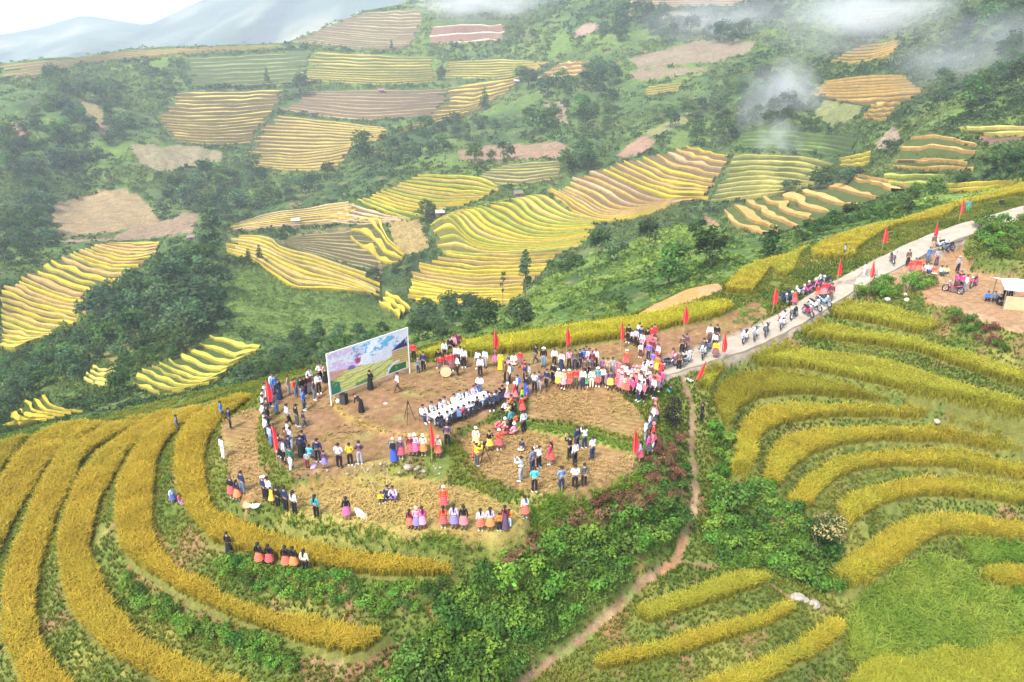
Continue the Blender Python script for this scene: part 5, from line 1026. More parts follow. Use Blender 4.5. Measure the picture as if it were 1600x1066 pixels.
POSEW_ = dict(s='standing', f='with folded hands', p='filming with raised arms', u='with one arm raised', k='walking', h='with hands behind back', t='sitting', q='crouching', b='bending forward')
def person(u, v, kind, top, bot, pose='s', head='h', face=None, bp=None, place_='', group='', shoes=None, xyz=None):
    r = rnd; woman = kind in 'WLDG' and pose in POSEW; P_ = (POSEW if woman else POSES)[pose]; child = kind in 'CD'
    x, y, z = xyz or hit(u, v); h = {'M': 1.64, 'G': 1.56, 'W': 1.54, 'L': 1.55, 'C': 1.2, 'D': 1.22}[kind] / 1.65 * 1.04 * r.uniform(.95, 1.05)
    if face is None: a = math.atan2(STAGE[0] - x, STAGE[1] - y) + r.uniform(-.5, .5)
    else: a = math.radians(face) + r.uniform(-.25, .25)
    o = link("person", P_['body']); o.material_slots[0].link = 'OBJECT'; o.material_slots[0].material = r.choice(M_SKIN)
    o.location = (x, y, z + .005); o.rotation_euler = (0, 0, -a); wd = h * r.uniform(1.0, 1.12); o.scale = (wd, wd, h); tag(o, None, 'person', group)
    piece("top", P_['top'], cloth(top), o)
    if kind in 'WD': piece("skirt", P_['skirt'], embro(bot), o)
    elif kind == 'L': piece("skirt", P_['long_skirt'], cloth(bot), o)
    else: piece("trousers", P_['trousers'], cloth(bot), o)
    piece("shoes", P_['shoes'], M_SHOE[{'w': 1, 'k': 0, 'b': 2}.get(shoes, r.choice((0, 0, 1, 2)))], o)
    hw_ = ''
    if head[0] == 's': piece("headscarf", P_['headscarf'], cloth(head[2:]), o); hw_ = f" and {WORD.get(head[2:], head[2:])} headscarf"
    elif head[0] == 'c': piece("hair", P_['hair'], M_HAIR, o); piece("cap", P_['cap'], cloth(head[2:]), o); hw_ = f" and {WORD.get(head[2:], head[2:])} cap"
    elif head == 'p': piece("hair", P_['long_hair'], M_HAIR, o); hw_ = " and long hair"
    else: piece("hair", P_['hair'], M_HAIR, o)
    if bp: piece("backpack", P_['backpack'], cloth(bp), o)
    W_ = lambda c: WORD.get(c, c)
    gar = {'M': 'trousers', 'G': 'trousers', 'C': 'trousers', 'W': 'skirt', 'D': 'skirt', 'L': 'long skirt'}[kind]
    who = 'child' if child else 'person'
    lab = f"{who} in {W_(top)} top, {W_(bot)} {gar}{hw_}" + (f", {W_(bp)} backpack" if bp else '')
    PEOPLE.append((o, lab, POSEW_[pose], place_, u)); return o
def crowd(place_, group, text, face=None):
    for ln in text.strip().splitlines():
        f = ln.split(); kw = dict(place_=place_, group=group, face=face)
        pose = 's'
        for t in f[5:]:
            if t in 'sfpukhtqb' and len(t) == 1: pose = t
            elif t.startswith('@'): kw['face'] = float(t[1:])
            elif t.startswith('bp:'): kw['bp'] = t[3:]
            elif t[:2] in ('s:', 'c:') or t == 'P': kw['head'] = 'p' if t == 'P' else t
            elif t.startswith('sh'): kw['shoes'] = t[2:]
        person(float(f[0]), float(f[1]), f[2], f[3], f[4], pose, **kw)

crowd('in the row at the left rim', 'row along the left rim', '''
437.5 624 L navy navy
432 618 M blue navy
428 616 M paleblue blue
433 647 M slate denim h
424 635 M lilac navy
417 632 M white black
420.5 637 G white plum
414 641 M cream black
418 646 C grey black
413.5 652 M white black
419.5 655 M brown black
414 663 M white black h
420 668 M black black
416 677 M palegrey black
418.5 687 M white black h
424 699 M skyblue jeans
430 698 M crimson navy
433.5 709 M rose white
438 715 M black black
444 725 M palegrey black
448 703 G brown plum
452 692 M white grey f
456.5 704 M white paleblue h
454 716 M navy jeans
456 735 M darkgreen white k @200
''')
crowd('at the left end of the backdrop', 'cluster left of the backdrop', '''
452 617 G khaki grey
464 621 G red jeans P
472 622 M black denim bp:darkgreen
478 619 M black navy
484 616 G maroon grey
485.5 607 M white khaki
492 625 M darkgrey slate
499 616 M white black bp:royal
501 597 M white black h
509 598 L tan black
''')
crowd('on the bare ground left', 'people on the left half of the ground', '''
476 641 M blue navy
451 666 M lilac black k @60
465 667 M black darkgrey @50
475.5 668 C navy navy k @60
475 710 M navy navy @20
471.5 714 L navy black @0
485 721 M turquoise grey t @0
498 723 M navy black @0
481 732 C grey maroon @10
508 732 D plum violet @0
531 732 M palegrey black f @0
548 729 M yellow black f @0
563 727 M plum grey f @5
''')
crowd('on the edge above the stone bank', 'women in costume on the stone bank', '''
616 723 L slate royal @0 bp:black s:tan
627 719 W plum crimson @0 s:lilac
642 713 W maroon red @10 s:peach
649 715 W lilac magenta @0 s:cream
662 713 W cream orange @350 s:cream
685 716 W cream vermilion @0 s:pink
699 698 M plum black @5
''')
crowd('on the harvested path left', 'people on the left footpath', '''
348 659 M blue darkgrey k @60
361 671 M navy black @60
350 719 M white white @60
279 678 M slate navy @70
''')
crowd('beside the innermost rice', 'pair by the inner rice', '''
271 787 D paleblue royal @100
281 787 D magenta violet q @95
''')
crowd('at the corner of the straw field', 'spectators at the left corner of the straw field', '''
364 781 W black red @40 s:brown
373 784 W navy orange @40 P
380.5 772 M navy slate @40
414 781 M navy black @40 c:palegrey
422 787 M palegrey black @30
426 790 D yellow yellow @30
435 795 G black black @20
448 801 M navy black @20
461 804 G white black @20 P
495 810 G teal black @10 P
''')
crowd('on the straw field', 'people on the straw field', '''
543 813 W black magenta @10 P
596 785 C yellow navy q @180
606 781 M navy navy q @180
614 781 G lilac violet q @180
694 798 W vermilion red @180 s:cream
820 811 W white vermilion @340 P
''')
crowd('in the row along the straw field edge', 'row along the straw field edge', '''
641 828 D maroon vermilion @0 P
652 832 W pink violet @20 s:pink
660.5 830 W magenta pink @355 P
693 826 W vermilion red @0 P
710 829 W lilac violet @0 P
725 830 W black rose @0 P
751 832 W white vermilion @0 P
766 832 W lilac orange @0 P
780 830 C orange black @0
789 830 L maroon plum @0 P
795.5 827 C orange paleblue @0
''')
crowd('on the bank below the rice', 'women on the bank under the inner rice', '''
359 866 L black black @20
407 884 W black vermilion @20 P
423 886 W black red @10 P
449 891 W black vermilion @5 P
461 892 W black orange @0 P
478 896 G cream black @0 P
''')
crowd('in front of the backdrop', 'performers before the backdrop', '''
579 609 L black black @20 f
622 614 M white brown k @255
565 645 L black black b @300
''')
crowd('at the right end of the backdrop', 'people right of the backdrop', '''
647 564 M red black
662 580 M navy black @200
654 583 C slate navy @200 s:rose
''')
crowd('in the band round the drum', 'band round the drum', '''
686 576 M black black @200
695 562 M paleblue black @190
704 557 M black black @190
709 554 M pink black @190
711.5 550 M maroon black @190
717 549 M maroon black @185
714 571 M white black @190
719.5 572 M white navy @190 h
725 575 M white black @190
689 583 W red black @180
699 580 W red black @180
705.5 580 W red maroon @180
715 588 M white black @250 h
''')
crowd('between the drum and the yellow dress', 'men between the drum and the yellow dress', '''
747 577 M paleblue navy @200
750.5 589 M white black @190
758 575 M white grey @200
774 572 W brown magenta @200
750 620 M white slate f @190
''')
crowd('at the yellow rice edge', 'people along the yellow rice edge', '''
782 578 L yellow yellow @190
796 567 D darkgrey pink q @200
802.5 569 W white peach q @180
813 575 W red maroon @190
819 576 D crimson red q @200
837 568 M black plum k @270
849 574 M black denim c:white @190
866 573 M white black @190
877 578 L white navy @190
889 577 M pink black @190
898 578 M olive navy @190
905 577 M navy navy @190
911 575 M blue navy @190
915 573 M navy black @190
920 576 M lilac grey @195
924.5 578 G maroon maroon @195
930 576 M white black @200
''')
crowd('in the middle row behind the field', 'middle row behind the reaped field', '''
789 598 M brown black @260
796 600 M white black @270 bp:slate
820 598 M navy black @250
826.5 600 M grey darkgrey @250
835 614 M white black h @200
842 613 M plum grey @200
854 608 M navy black k @225
864 599 M black black @225
822 617 L black royal @230
808 618 M paleblue navy @260 bp:blue
872 607 W cream yellow @200 s:cream
880 608 W peach pink @195 s:cream
888.5 607 W vermilion red @195 s:white
899 607 M red olive @190
910 609 M white navy @190
916 607 D green green @190
924 608 M white cream @190
933.5 606 W teal red @190 s:white
941 604 M white black @190
947.5 608 D purple plum @190
953 610 W plum yellow @200
913 592 M brown black @200
920.5 591 M darkgrey black @200
941 588 G purple maroon @210
948 591 M tan brown @220
956 591 M grey slate @210
966 592 W rose red @215 s:brown
''')
crowd('in the packed crowd where the road ends', 'packed crowd at the road end', '''
978 575 W vermilion red @215 s:white
965 611 W rose red @230 s:white
969.5 614 W pink rose @230 s:cream
974.5 616 W peach vermilion @230 s:brown
980 618 W rose red @230
987 621 G magenta black @235 P
976 601 M white black @225
981.5 604 G palegrey black @225
988 601 W pink rose @230 s:rose
993 604 W peach red @230 s:pink
998 603 W brown rose @230 s:rose
999 611 G white black @235
1003.5 618 W white magenta @235
1005 598 M white grey @230
997 628 M paleblue navy @240 bp:turquoise
1004 628 G rose black @240
970 603 W rose pink @225 s:peach
984 611 W peach orange @230 s:white
992 613 W rose vermilion @235
1010 606 W cream red @235 s:rose
1013 612 W pink rose @240 s:white
1015 600 M brown grey @235
1009 618 M black navy @240
1020 622 M paleblue black @250
1028 612 W rose plum @250
1033 609 W magenta plum @250
1022 606 D vermilion red @240
1013 591 L white black @230
1006 594 M white khaki @230
1026 585 W orange yellow @230
1031.5 593 L red red @240
1019 581 M violet grey @230
1012.5 565 M violet navy @225
1027 566 G lilac red @230
1048 616 C navy green q @250
''')
crowd('on the verge below the crest flag', 'cluster on the verge below the crest flag', '''
981 536 M black black
987 538 C white black bp:palegrey
993 541 G lilac black
998 532 M white khaki
1000 540 M navy black
1002.5 548 G paleblue pink
1000 559 C white maroon
1010.5 541 W black vermilion
1017 538 W red vermilion
1021 535 W red maroon
1014 548 W rose red
1020 552 W rose crimson bp:lemon
1018 558 G maroon maroon
''', 215)
crowd('beside the lower end of the road', 'people at the lower end of the road', '''
1065 553 M brown black @200
1071 550 M plum brown @210
1060 579 M brown black @200
1118 537 M black navy @190
1107.5 536 M white brown @200
1115.5 547 G white black @210
1117 562 W yellow maroon @190
1095 661 G black black @290
''')
crowd('on the reaped field', 'photographers on the reaped field', '''
744 701 W cream lemon @200 s:white
765 704 W black yellow p @180
780 703 W vermilion red p @180 s:white
745 729 M yellow darkgrey p @40
741 718 C orange vermilion @60
816 703 D navy peach q @200
814 752 M paleblue grey p @310
832 739 M slate navy @330
842 733 M white black p @320
860 727 W crimson red u @310 P
835 770 M turquoise black f @345
877 769 M denim navy f @350
898 764 M white black f @345
912 761 M darkgrey black h @345
890 717 M black black p @330
901 703 M navy navy @330
898 727 M white black @335
913 701 M white navy p @320
925 719 M white navy f @330
''')
crowd('on the bank between the two fields', 'women on the bank between the fields', '''
818 677 M paleblue black @320
816 649 W red red u @330
816 631 D lime green @300
804 629 W red rose @290 s:white
793 629 W peach pink @290 s:white
790 646 G white black q @300
796.5 649 W lemon black q @300
804 647 G black black q @300
799 636 W orange peach q @290
781 673 W rose red q @320
789.5 672 W peach rose q @320 s:white
798 672 M teal black @320
804 681 W pink rose q @320 s:white
807 662 D orange orange q @310
793 681 W maroon red q @320
''')
crowd('along the right rim of the reaped field', 'row along the right rim', '''
1022 656 W rose pink @270 s:rose
1020 667 W white black @270
1014 677 W lilac black @275
1007.5 690 G white grey @275
1019.5 695 W red crimson @275 s:rose
1012 713 W magenta black @290
999 724 W lilac crimson @290 P
1018.5 711 G rose white @280
''')
crowd('among the motorbikes on the road', 'people among the motorbikes', '''
1240 479 W vermilion crimson @150
1276 469 W red vermilion @170
1286 466 W red rose @200
1292 464 W crimson black @210
1297 471 M maroon brown @230
1350 430 C white palegrey @250
''')
crowd('on the upper verge of the road', 'people on the upper verge', '''
1318 404 L grey black @120
1511 332 G teal green @200
1563 322 M black black q @200
''')
crowd('in the group by the bare yard', 'group in red and orange by the yard', '''
1417 416 M brown black
1420 426 D red red
1427 428 W vermilion red
1432.5 429 W red vermilion
1437 426 W orange vermilion
1440.5 428 G pink pink q
1445 426 M white navy q
1451 427 M paleblue royal q
1449 411 M blue slate
1458 429 W vermilion peach q
1462 415 M grey plum
1469 430 M palegrey darkgreen q
1476.5 430 G lemon brown q
1456.5 391 M brown tan
1495 426 M grey black c:tan
''', 180)
crowd('on the bare yard', 'people resting on the bare yard', '''
1491 452 G magenta maroon @90
1497.5 450 G maroon plum @200
1500 455 M magenta black @60
1506 457 M white denim @270
1541 471 M blue black q @200
1552 472 M slate black q @200
1561 475 L black black q @190
1569 468 M skyblue black @200
1576.5 471 M paleblue black @200
''')
# guests on chairs at the long tables: world positions along the table
TA, TB = on_z(676, 664, .0), on_z(757, 630, .0); tdir = (TB - TA)[:2]; tlen = float(np.linalg.norm(tdir)); tdir = tdir / tlen; tn = np.array([-tdir[1], tdir[0]])
TZ = lambda x, y: float(H(x, y))
SEATS = []
for row_, cols_ in ((1, 'white palegrey white cream white paleblue white lilac blue'.split()), (-1, 'black white white slate crimson white white black paleblue lilac white'.split())):
    for i, c in enumerate(cols_):
        f = (i + .5) / len(cols_); q = TA[:2] + tdir * (f * (tlen + .8) - .3 + rnd.uniform(-.16, .16)) + tn * row_ * rnd.uniform(.76, 1.0); fa = math.degrees(math.atan2(-row_ * tn[0], -row_ * tn[1])) + rnd.uniform(-28, 28) 
        z = TZ(*q); SEATS.append((q[0], q[1], z, fa)); uu_, vv_ = uv_of(q[0], q[1], z)
        person(float(uu_), float(vv_), 'M', c, 'black' if i % 3 else 'navy', 't', 'h', fa, 'denim' if c == 'slate' else None, 'at the long white table, ' + ('far side' if row_ > 0 else 'near side'), 'guests at the long white tables', xyz=(q[0], q[1], z))
for u, v, c in ((768, 638, 'navy'), (775, 635, 'slate'), (780.5, 631, 'black'), (785, 626, 'black')):
    x, y, z = hit(u, v); SEATS.append((x, y, z, 330)); person(u, v, 'M', c, 'black' if c != 'slate' else 'darkgrey', 't', 'h', 180 if u < 772 else 330, None, 'on a chair at the tables right end', 'guests at the tables right end', xyz=(x, y, z))
# labels: the clothes first; where two dress alike in one place, the pose, then their order from the left
def label_people():
    by = {}
    for e in PEOPLE: by.setdefault((e[1], e[3]), []).append(e)
    ORD = ['leftmost', 'second from left', 'third from left', 'fourth from left', 'fifth from left', 'sixth from left', 'seventh from left', 'eighth from left']
    for (lab, plc), es in by.items():
        ps = {}
        for e in es: ps.setdefault(e[2], []).append(e)
        for pz, q in ps.items():
            q.sort(key=lambda e: e[4])
            for i, e in enumerate(q):
                s = f"{lab}, {pz}" if (len(es) > 1 and len(ps) > 1) or pz not in ('standing', 'sitting') else lab
                s += f" {plc}"
                if len(q) > 1: s = f"{ORD[i] if len(q) > 2 else ('left', 'right')[i]} " + s
                w_ = s.split()
                if len(w_) > 16: s = s.replace(', standing', '').replace(' with folded hands', '').replace(' with hands behind back', ''); w_ = s.split()
                if len(w_) > 16: s = s.replace(' in the ', ' in ').replace(' on the ', ' on ').replace(' at the ', ' at ').replace(' along the ', ' along ')
                for a_, b_ in ((' and long hair', ''), ('second from left ', '2nd from left '), (' on a motorbike', ''), (' the ', ' '), (' long skirt', ' skirt')):
                    if len(s.split()) > 16: s = s.replace(a_, b_)
                e[0]["label"] = s
                if len(s.split()) > 16: print("LONG", len(s.split()), e[0]["label"])
label_people(); print("PEOPLE", len(PEOPLE))
# ================================================================ flags, backdrop, motorbikes, tables and the small things
def bm_obj(name, bm, m, parent=None, smooth=False):
    me = bpy.data.meshes.new(name); bm.normal_update(); bm.to_mesh(me); bm.free(); me.materials.append(m)
    if smooth:
        for p in me.polygons: p.use_smooth = True
    return link(name, me, parent)
def box(bm, c, s, rot=0., bev=0.):
    g = bmesh.ops.create_cube(bm, size=1); vs = g['verts']
    for v_ in vs: v_.co = Vector((v_.co.x * s[0], v_.co.y * s[1], v_.co.z * s[2]))
    if bev:
        es = list({e for v_ in vs for e in v_.link_edges}); r_ = bmesh.ops.bevel(bm, geom=es, offset=bev, segments=2, affect='EDGES'); vs = list({v_ for f in r_['faces'] for v_ in f.verts} | {v_ for v_ in vs if v_.is_valid})
    bmesh.ops.transform(bm, matrix=Matrix.Translation(Vector(c)) @ Matrix.Rotation(rot, 4, 'Z'), verts=vs)
def root(name, loc, rz, label, cat, group=None):
    o = bpy.data.objects.new(name, None); COL.objects.link(o); o.empty_display_size = .3; o.location = loc; o.rotation_euler = (0, 0, rz); return tag(o, label, cat, group)
M_FLAG = noise_mat("flag_red", (.50, .028, .04), .1, 3, .8, spec=.1); M_BAMBOO = noise_mat("bamboo", (.42, .33, .17), .2, 7, .7); M_WHITE = mat("white_cloth", (.82, .82, .83), .8); M_WPAINT = mat("white_paint", (.78, .78, .78), .5)
M_BLACK = mat("black_plastic", (.018, .018, .02), .5); M_STEEL = mat("steel", (.45, .46, .48), .35, 1.); M_RUBBER = mat("rubber", (.02, .02, .02), .9); M_CHROME = mat("chrome", (.6, .6, .62), .25, 1.)

# ---- red flags on bamboo poles
def make_flag(kind):
    r = random.Random(kind); bm = bmesh.new(); n, w_ = 16, (.46, .40, .34)[kind]; L0 = 1.75
    def P(i, j, d):
        f = i / n; wd = w_ * (1 if f < .8 else 1 - .4 * (f - .8) / .2) * min(1, .12 + f * 1.6); x = -.25 * wd + wd * j / 6
        return (x, d + .05 * math.sin(j * 1.1 + f * 4 + kind) * (j / 6), 2.9 - L0 * f - .05 * j / 6)
    F_ = [[bm.verts.new(P(i, j, 0)) for j in range(7)] for i in range(n + 1)]; B_ = [[bm.verts.new(P(i, j, .006)) for j in range(7)] for i in range(n + 1)]
    for i in range(n):
        for j in range(6): bm.faces.new((F_[i][j], F_[i][j + 1], F_[i + 1][j + 1], F_[i + 1][j])); bm.faces.new((B_[i][j], B_[i + 1][j], B_[i + 1][j + 1], B_[i][j + 1]))
    me = bpy.data.meshes.new("cloth"); bm.to_mesh(me); bm.free(); me.materials.append(M_FLAG)
    bm = bmesh.new(); tube(bm, [(0, 0, -.2), (.01, 0, 1.4), (0, 0, 3.0)], [.022, .018, .012], 6); mp = bpy.data.meshes.new("pole"); bm.to_mesh(mp); bm.free(); mp.materials.append(M_BAMBOO); return me, mp
FLAGM = [make_flag(k) for k in range(3)]
for i, (u, vt, lab, tilt) in enumerate([(423, 592, "red flag above the heads of the left rim row", 0), (434, 665, "red flag among the lower part of the left rim row", 0), (675, 660, "red flag in front of the near end of the white tables", 0), (773, 513, "red flag on the crest rice behind the yellow dress", 0), (885, 508, "red flag on the crest rice above the row of men", 0), (969, 500, "red flag on the crest rice left of the verge cluster", 0), (1067, 475, "red flag alone on the crest rice above the lower road", 0), (1127, 516, "red flag on the road beside the person in yellow", 0), (1078, 557, "leaning red flag at the lower edge of the road", .35), (1206, 446, "red flag left of the parked motorbikes", 0), (1306, 403, "red flag above the parked motorbikes", 0), (1357, 406, "red flag standing in the middle of the road", 0), (1377, 353, "red flag on the verge above the middle of the road", 0), (1456, 345, "red flag on the verge under the big yellow crest patch", 0), (1497, 310, "red flag left of the person in green on the upper verge", 0), (1596, 303, "red flag at the right edge beside the upper road", 0), (988, 668, "red flag at the right rim of the reaped field", 0)]):
    v = vt + 40.; 
    for _ in range(8):                                            # foot such that the cloth's top lands where the photo has it
        x, y, z = hit(u, v); ut, vv_ = uv_of(x, y, z + 2.95); v += (vt - vv_) * .8
    o = root("flag", (x, y, z), 0, lab, "flag", "red flags"); me, mp = FLAGM[i % 3]; link("cloth", me, o); link("pole", mp, o); o.rotation_euler = (0, tilt, rnd.uniform(-.5, .3))

# ---- painted backdrop on a frame
A, B_ = on_z(517.5, 630, 0), on_z(640.5, 583, 0); W_ = float(np.linalg.norm((B_ - A)[:2])); o = root("backdrop", tuple(A), math.atan2(B_[1] - A[1], B_[0] - A[0]), "large painted backdrop of terraces and sky on a white pole frame", "backdrop")
bm = bmesh.new()
for x in (0, W_): tube(bm, [(x, 0, -.3), (x, 0, 3.95)], [.045, .045], 8)
for z in (.54, 3.92): tube(bm, [(0, .03, z), (W_, .03, z)], [.03, .03], 8)
tube(bm, [(W_ * .5, .03, .54), (W_ * .5, .06, -.3)], [.03, .03], 6); bm_obj("frame", bm, M_WPAINT, o)
nx, ny = 420, 190; sx, sy = np.meshgrid(np.linspace(0, 1, nx), np.linspace(0, 1, ny)); q = np.empty((ny, nx, 3)); q[:] = (.82, .84, .86)
def pa(mask, c, k=1.):
    m = np.clip(np.asarray(mask, float), 0, 1)[..., None] * k; q[:] = q * (1 - m) + np.array(c) * m
nz = fbm(sx * 7, sy * 5, 601, 4); n2 = fbm(sx * 16, sy * 9, 611, 3); ridge = .34 + .22 * sx + .08 * np.sin(sx * 7) + .05 * nz
pa((sx < .45) * (nz > -.15), (.78, .62, .82), .7); pa((sx > .3) * (sy > .62 + .05 * nz) * (nz + n2 * .5 > -.1), (.28, .60, .80), .85); pa((sx > .35) * (sx < .85) * (nz > .3), (.86, .9, .93)); pa((sx > .25) * (sx < .42) * (sy > .6) * (n2 > .15), (.62, .36, .55), .8)
pa((sx < .38) * (sy < .58 - .3 * sx) * (sy > .33), (.78, .52, .42), .9); pa((np.hypot((sx - .27) * 2, sy - .46) < .1), (.35, .30, .58), .9); pa((np.hypot((sx - .35) * 2, sy - .62) < .07) * (n2 > -.2), (.62, .16, .28), .9)
field_ = sy < ridge; st_ = np.sin((sy - .35 * (sx - .45) ** 2 * 3 - .25 * sx) * 95 + 2 * nz) > .25; pa(field_, (.72, .74, .30)); pa(field_ * st_, (.82, .82, .56), .8); pa(field_ * (np.sin((sy * .7 - .3 * sx) * 60 + 3 * nz) > .86), (.42, .42, .16), .7)
pa((sx > .78) * (sy < .55) * (sy > .2), (.70, .56, .34), .9); pa((sx > .78) * (sy < .55) * (sy > .2) * (np.sin(sy * 110 + sx * 30) > .5), (.56, .42, .24), .7)
pa((sy < (sx - .76) * 1.1 + .55) * (sy > .56) * (sx > .76), (.17, .15, .30)); pa((sx > .72) * (sy < .2 - .1 * (sx - .72)) * (sx < .95), (.14, .34, .16)); c_ = np.hypot((sx - .86) * 1.7, sy + .02); pa((c_ > .25) * (c_ < .31) * (sx < .87), (.8, .8, .8)); pa((sx < .12) * (sy < .38 - sx), (.16, .40, .28)); pa((sx > .3) * (sx < .52) * (sy < .1 + .08 * nz), (.28, .46, .24), .9)
q *= (1 + .10 * fbm(sx * 60, sy * 34, 621, 2))[..., None]; pa((n2 > .35) * field_, (.55, .60, .30), .5); pa((sy > .6) * (fbm(sx * 30, sy * 16, 631, 3) > .25), (.9, .93, .96), .6)
pa((sx < .012) | (sx > .988) | (sy < .02) | (sy > .98), (.84, .84, .84))
vs = np.stack([sx * W_, -.035 + .02 * np.sin(sx * 9) * np.sin(sy * 3.1), .56 + sy * 3.34], -1).reshape(-1, 3); back = vs + np.array([0, .012, 0]); fr = grid_faces(ny, nx)
M_CANVAS = attr_mat("painted_canvas", 2, .94, 1.06, .7, 0); link("canvas", np_mesh("canvas", np.concatenate([vs, back]), np.concatenate([fr, fr[:, ::-1] + nx * ny]), [M_CANVAS], col=np.concatenate([(q.reshape(-1, 3) ** 1.7) * .86, np.full((nx * ny, 3), .6)]), smooth=True), o)

# ---- loudspeaker, tripods, drum
x, y, z = hit(538, 631); o = root("loudspeaker", (x, y, z), -.35, "black loudspeaker box on the ground at the backdrop's left foot", "speaker")
bm = bmesh.new(); box(bm, (0, 0, .42), (.5, .42, .82), 0, .03); bm_obj("cabinet", bm, M_BLACK, o)
bm = bmesh.new(); box(bm, (0, -.216, .42), (.44, .012, .74)); bm_obj("grille", bm, noise_mat("grille", (.05, .05, .055), .3, 60), o)
bm = bmesh.new(); tube(bm, [(-.1, 0, .83), (-.1, 0, .88), (.1, 0, .88), (.1, 0, .83)], [.015] * 4, 6); bm_obj("handle", bm, M_BLACK, o)
def tripod(u, v, h, label, camera=True, rz=0.):
    x, y, z = hit(u, v); o = root("camera_tripod", (x, y, z), rz, label, "tripod")
    for k in range(3):
        a = 6.2832 * k / 3 + .4; bm = bmesh.new(); tube(bm, [(0.03 * math.cos(a), .03 * math.sin(a), h), (.48 * math.cos(a), .48 * math.sin(a), 0)], [.026, .018], 6); bm_obj("leg", bm, M_BLACK, o)
    bm = bmesh.new(); tube(bm, [(0, 0, h - .15), (0, 0, h + .12)], [.035, .03], 8); bm_obj("column", bm, M_BLACK, o)
    if camera:
        bm = bmesh.new(); box(bm, (0, 0, h + .2), (.16, .26, .16), 0, .015); tube(bm, [(0, .12, h + .2), (0, .28, h + .2)], [.055, .062], 10); bm_obj("camera", bm, M_BLACK, o)
tripod(639, 660, 1.55, "black tripod standing empty on the ground left of the tables", False); tripod(757, 726, 1.3, "black tripod with video camera before the person in yellow", True, -.5)
x, y, z = hit(697, 589); o = root("drum", (x, y - .1, z), .15, "big pale round drum standing upright before the red clad drummers", "drum")
def ring(bm, r0, r1, y0, y1, n=28):
    a_ = [6.2832 * k / n for k in range(n)]; A_ = [bm.verts.new((r0 * math.cos(a), y0, r0 * math.sin(a) + .52)) for a in a_]; Bq = [bm.verts.new((r1 * math.cos(a), y1, r1 * math.sin(a) + .52)) for a in a_]
    for k in range(n): bm.faces.new((A_[k], A_[(k + 1) % n], Bq[(k + 1) % n], Bq[k]))
    return A_, Bq
bm = bmesh.new(); a, b = ring(bm, .44, .47, -.2, 0); ring(bm, .47, .44, 0, .2); bm_obj("shell", bm, noise_mat("drum_wood", (.32, .13, .06), .2, 6), o, True)
for yy, nm in ((-.205, "drumhead"), (.205, "drumhead")):
    bm = bmesh.new(); c = bm.verts.new((0, yy * 1.03, .52)); rr = [bm.verts.new((.44 * math.cos(t), yy, .44 * math.sin(t) + .52)) for t in [6.2832 * k / 28 for k in range(28)]]
    for k in range(28): bm.faces.new((c, rr[k], rr[(k + 1) % 28]) if yy < 0 else (c, rr[(k + 1) % 28], rr[k]))
    bm_obj(nm, bm, noise_mat("drum_skin", (.62, .47, .27), .08, 4), o)
bm = bmesh.new()
for s in (-1, 1): tube(bm, [(s * .3, -.2, 0), (s * .28, 0, .16), (s * .3, .2, 0)], [.025] * 3, 6)
bm_obj("stand", bm, M_BAMBOO, o)

# ---- long tables with white cloths, chairs behind them
TAB = 3; tl = (tlen + .5) / TAB
for k in range(TAB):
    c = TA[:2] + tdir * (tl * (k + .5) - .2); z = TZ(*c); o = root("long_table", (c[0], c[1], z), math.atan2(tdir[1], tdir[0]), ("table at the near left end of the long white row", "middle table of the long white row", "table at the far right end of the long white row")[k], "table", "tables of the guests")
    bm = bmesh.new(); box(bm, (0, 0, .735), (tl - .06, .7, .03)); bm_obj("tabletop", bm, M_BAMBOO, o)
    for sx_ in (-1, 1):
        for sy_ in (-1, 1): bm = bmesh.new(); box(bm, (sx_ * (tl / 2 - .2), sy_ * .28, .36), (.05, .05, .72)); bm_obj("leg", bm, M_STEEL, o)
    bm = bmesh.new(); n = 40; xs = [-(tl - .02) / 2 + (tl - .02) * i / n for i in range(n + 1)]; pro = [(-.40, .22), (-.385, .45), (-.365, .752), (0, .757), (.365, .752), (.385, .45), (.40, .22)]; G = [[bm.verts.new((x_, yy + (.012 * math.sin(i * 1.9 + 3 * yy) if zz < .7 else 0), zz)) for yy, zz in pro] for i, x_ in enumerate(xs)]
    for i in range(n):
        for j in range(len(pro) - 1): bm.faces.new((G[i][j], G[i + 1][j], G[i + 1][j + 1], G[i][j + 1]))
    t = bm_obj("tablecloth", bm, M_WHITE, None); t.location = (c[0], c[1], z); t.rotation_euler = (0, 0, math.atan2(tdir[1], tdir[0])); tag(t, ("white cloth over the near left table of the row", "white cloth over the middle table of the row", "white cloth over the far right table of the row")[k], "tablecloth", "white tablecloths")
def chair_meshes():
    bm = bmesh.new(); box(bm, (0, .05, .43), (.42, .42, .03), 0, .008); s = bpy.data.meshes.new("seat"); bm.to_mesh(s); bm.free()
    bm = bmesh.new(); box(bm, (0, -.17, .68), (.40, .03, .42), 0, .008); b = bpy.data.meshes.new("backrest"); bm.to_mesh(b); bm.free(); L_ = []
    for sx_ in (-1, 1):
        for yy in (-.13, .23): bm = bmesh.new(); tube(bm, [(sx_ * .2, yy, 0), (sx_ * .18, yy, .42)], [.02, .02], 6); m = bpy.data.meshes.new("leg"); bm.to_mesh(m); bm.free(); L_.append(m)
    mc = mat("chair_plastic", (.05, .06, .09), .5)
    for m in [s, b] + L_: m.materials.append(mc)
    return s, b, L_
cs, cb_, cl = chair_meshes()
for i, (x, y, z, fa) in enumerate(SEATS):
    side = i < 20; lab = ("dark chair under a guest on the far side of the white tables" if i < 9 else "dark chair under a guest on the near side of the white tables") if side else "dark chair under a guest at the right end of the tables"
    o = root("chair", (x, y, z), -math.radians(fa), lab, "chair", lab.replace("dark chair under a guest", "chairs")); link("seat", cs, o); link("backrest", cb_, o)
    for m in cl: link("leg", m, o)

